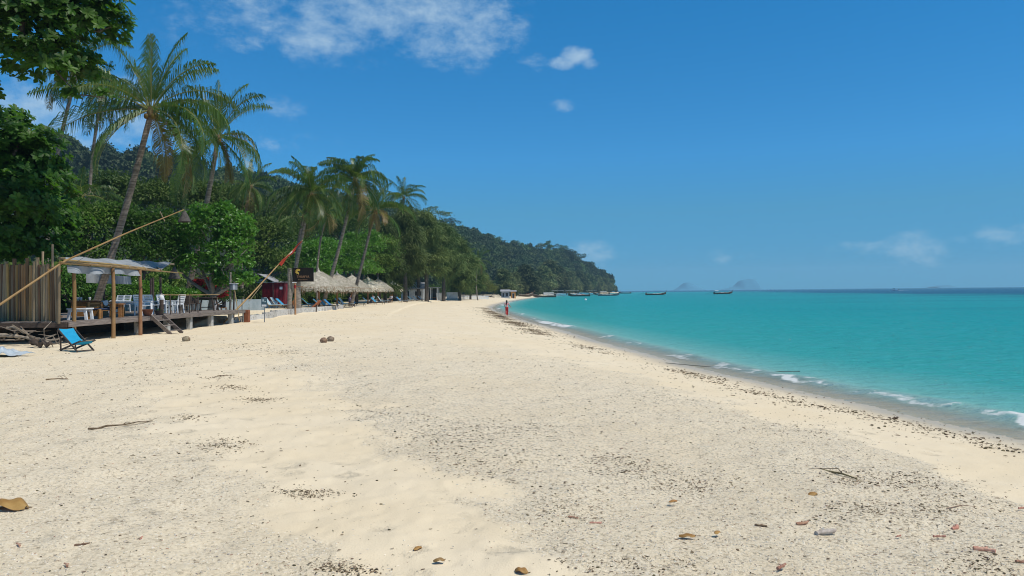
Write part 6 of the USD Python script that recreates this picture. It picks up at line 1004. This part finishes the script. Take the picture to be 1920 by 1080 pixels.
p = ground(950.5, 592); person('person in a pink top and red trousers, long dark hair, walking along the water edge', p, .12, WALK, 'pink_cotton', 'red_cotton', .36, 1.0, .9, sleeve=.5)
def seat_on(label, px, Y, rz, m, kind='stool'):
    p = gz(px, Y); t = thing('beach_stool', label, 'stool', p, rz); emit(t, 'seat', MB().box((0, -.05, .38), (.42, .40, .05), ch=.01), 'brown_timber')
    for sx in (-.17, .17):
        for sy in (-.2, .12): emit(t, 'leg', MB().bar((sx, sy, -.02), (sx, sy, .36), .04, .04), 'brown_timber')
    return p
p = seat_on('low stool under the seated person in pale clothes by the last sunshade', 733, 116, math.pi * .9, 'x'); person('person in a pale shirt sitting on a low stool by the last sunshade', p, math.pi * .85, SIT, 'pale_cotton', 'black_cotton', .05, 1.0, .95)
p = seat_on('low stool under the seated person in violet, by the third sunshade', 657, 88, -1.3, 'x'); person('person in violet sitting beside the third sunshade post', p, -1.2, SIT, 'violet_cotton', 'navy_cloth', .2, 1.0, 1.0)
p = seat_on('low stool in the shade under the fourth sunshade', 699, 108, 2.4, 'x'); person('person in white and dark clothes sitting in the shade of the fourth sunshade', p, 2.5, SIT, 'pale_cotton', 'black_cotton', .2, 1.0, .9)
p = gz(404, 58); person('person in a pink shirt standing behind the low wall at the red flowers', p, 2.7, STAND, 'pink_cotton', 'pale_cotton', .06, 1.0, .9, sleeve=.5)
p = seat_on('low stool under the dark clad person at the low wall', 418, 54, 1.8, 'x'); person('person in dark clothes sitting at the foot of the low wall beyond the terrace', p, 1.9, SIT, 'black_cotton', 'black_cotton', .1, 1.0, 1.0)
for k, (px, py, rz, m, lab) in enumerate([(988, 556.6, 1.2, 'orange_cotton', 'tiny person in orange left in the group by the beached longtail'), (991, 556.4, -1.0, 'red_cotton', 'tiny person in red in the middle of the group by the beached longtail'), (995, 556.2, 2.6, 'violet_cotton', 'tiny person in violet right in the group by the beached longtail'), (961, 556.2, .4, 'pale_cotton', 'tiny person in pale clothes below the orange hut')]): p = ground(px, py); person(lab, p, rz, STAND, m, 'black_cotton', .08, 1.0, .6, sleeve=.5)

# ------------------------------------------------------------------ small stuff on the sand
rg = np.random.default_rng(1234)
def rod(rng, l, r, kink=.3):
    b = MB(); pts = np.array([[-.5 * l, 0, 0], [0, rng.normal() * kink * l * .3, 0], [.5 * l, rng.normal() * kink * l * .3, rng.random() * .1 * l]]); return b.tube(pts, [r, r * 1.15, r * .7], 5)
def chip(rng, s): m = trimesh.creation.icosphere(0, s); m.vertices *= (.5 + rng.random((len(m.vertices), 1))) * V(1, .8, .5); return m
bits = [(rod(rg, 1.6, .28), 'coral_white'), (rod(rg, 1.8, .22), 'coral_white'), (chip(rg, .7), 'coral_white'), (chip(rg, .8), 'coral_grey'), (rod(rg, 1.5, .25), 'coral_grey'), (rod(rg, 2.2, .10, .8), 'twig'), (chip(rg, .5), 'twig'), (rod(rg, 1.3, .24), 'coral_pink')]
def fan(n, r0, r1, power=1.0):
    r = r0 * (r1 / r0) ** (rg.random(n) ** power); a = np.radians(rg.uniform(-35.5, 35.5, n)); return np.stack([r * np.sin(a), r * np.cos(a)], 1)
def place(q, sink=.0): s = shore(q); return np.c_[q, height(q) + relief(q, s) + sink]
q = fan(90000, 3.4, 26, .9); z = zone(q); s = shore(q); r = np.hypot(q[:, 0], q[:, 1]); keep = (rg.random(len(q)) < z * .95 + .035) & (s > 3.2); q = q[keep]; r = r[keep]; n = len(q); sz = (.0045 + .010 * rg.random(n) ** 2.2) * np.clip(.75 + r / 22, .8, 1.7)
scatter('coral_rubble', bits, place(q, .001), rg.random(n) * 6.28, sz, rg.choice(8, n, p=[.27, .24, .20, .08, .07, .07, .04, .03]), 'small broken coral and shell bits strewn over the sand', 'rubble', tilt=rg.normal(size=n) * .25)
# leaf and weed litter: loose everywhere, thick in drifts
lit = [(rod(rg, 2.0, .12, 1.2), 'seaweed'), (rod(rg, 1.6, .16, .8), 'twig'), (chip(rg, .6), 'seaweed'), (MB().grid(np.array([[[-.9, 0, .05], [-.9, .05, .05]], [[0, -.35, .25], [0, .4, .12]], [[.8, -.05, .05], [.9, .05, .3]]]), .04), 'twig'), (MB().grid(np.array([[[-.8, 0, .1], [-.8, .05, .05]], [[0, -.3, .15], [0, .35, .32]], [[.8, -.05, .05], [.9, .05, .1]]]), .04), 'seaweed')]
drifts = [(413, 708, 30, 4, 90), (440, 727, 36, 4, 110), (488, 748, 40, 6, 150), (415, 833, 52, 14, 170), (575, 925, 60, 12, 200), (640, 1070, 70, 14, 200), (350, 786, 30, 6, 60), (850, 815, 110, 45, 420), (905, 870, 110, 40, 250), (1190, 880, 70, 22, 220), (1290, 905, 80, 22, 240), (1060, 950, 90, 30, 160), (1600, 900, 60, 14, 140), (1700, 905, 90, 20, 200), (1760, 950, 110, 40, 260), (1620, 960, 90, 25, 180), (980, 805, 120, 25, 200), (1140, 860, 60, 12, 100), (700, 770, 80, 20, 120), (520, 660, 60, 8, 90), (460, 650, 70, 10, 120), (700, 590, 60, 5, 120), (640, 600, 50, 5, 90), (560, 610, 50, 5, 70), (1240, 745, 90, 10, 60), (1500, 800, 120, 20, 120), (1850, 1060, 80, 30, 200), (1200, 1060, 150, 25, 160), (300, 700, 150, 40, 160)]
Q = []
for px, py, w, h, k in drifts:
    k = int(k * 1.7); Q.append(np.c_[px + rg.normal(size=k) * w * .55, py + rg.normal(size=k) * h * .55])
Q = ground_many(np.vstack(Q)); loose = fan(13000, 3.6, 70, .75); zl = zone(loose); loose = loose[(shore(loose) > 2.5) & (rg.random(len(loose)) < .35 + .65 * zl)]; Q = np.vstack([Q, loose]); r = np.hypot(Q[:, 0], Q[:, 1]); n = len(Q)
scatter('leaf_litter', lit, place(Q, .004), rg.random(n) * 6.28, (.006 + .016 * rg.random(n) ** 3) * np.clip(.6 + r / 16, .7, 2.2), rg.integers(5, size=n), 'dark scraps of leaf, twig and dry weed scattered on the sand', 'litter', tilt=rg.normal(size=n) * .2)
# wrack line of weed above the water
wr_px = [(905, 577), (930, 590), (965, 606), (1010, 625), (1060, 641), (1130, 660), (1200, 678), (1290, 700), (1400, 733), (1500, 755), (1600, 774), (1690, 794), (1800, 820), (1910, 852)]
wl = dense(np.array([ground(*a)[:2] for a in wr_px]), .05); n = 15000; t_ = rg.random(n); i = (t_ * (len(wl) - 1)).astype(int); base = wl[i]; cl = meshkit.fbm(np.c_[base * .35, 0 * t_], 3, 3); keep = rg.random(n) < np.clip((cl - .40) * 7, .05, 1); base = base[keep]; n = len(base)
q = base + rg.normal(size=(n, 2)) * np.where(rg.random(n) < .7, .28, .75)[:, None] * np.clip(.7 + base[:, 1:] / 60, .7, 1.6); r = np.hypot(q[:, 0], q[:, 1])
scatter('wrack_line', lit, place(q, .008), rg.random(n) * 6.28, (.010 + .036 * rg.random(n) ** 2.4) * np.clip(.75 + r / 45, .8, 2.0), rg.integers(5, size=n), 'line of brown weed and leaf scraps left by the tide', 'seaweed', tilt=rg.normal(size=n) * .25)
# ------------------------------------------------------------------ the air
def haze_box():
    n = {'v': ('principled_volume', dict(color=HAZE_COL, density=HAZE_D, anisotropy=0.0))}
    M['haze_air'] = usdkit.material(stage, '/World/Looks/haze_air', n, [], volume='v.volume')
    b = trimesh.creation.box((10900, 10900, 160)); b.apply_translation((0, 0, 160 / 2 - 11))
    solo('haze', (b.vertices, b.faces), 'haze_air', 'thin blue haze over the sea', 'haze', kind='stuff')
HAZE_D, HAZE_COL = 1.6e-4, (.55, .88, 1.0)
haze_box()
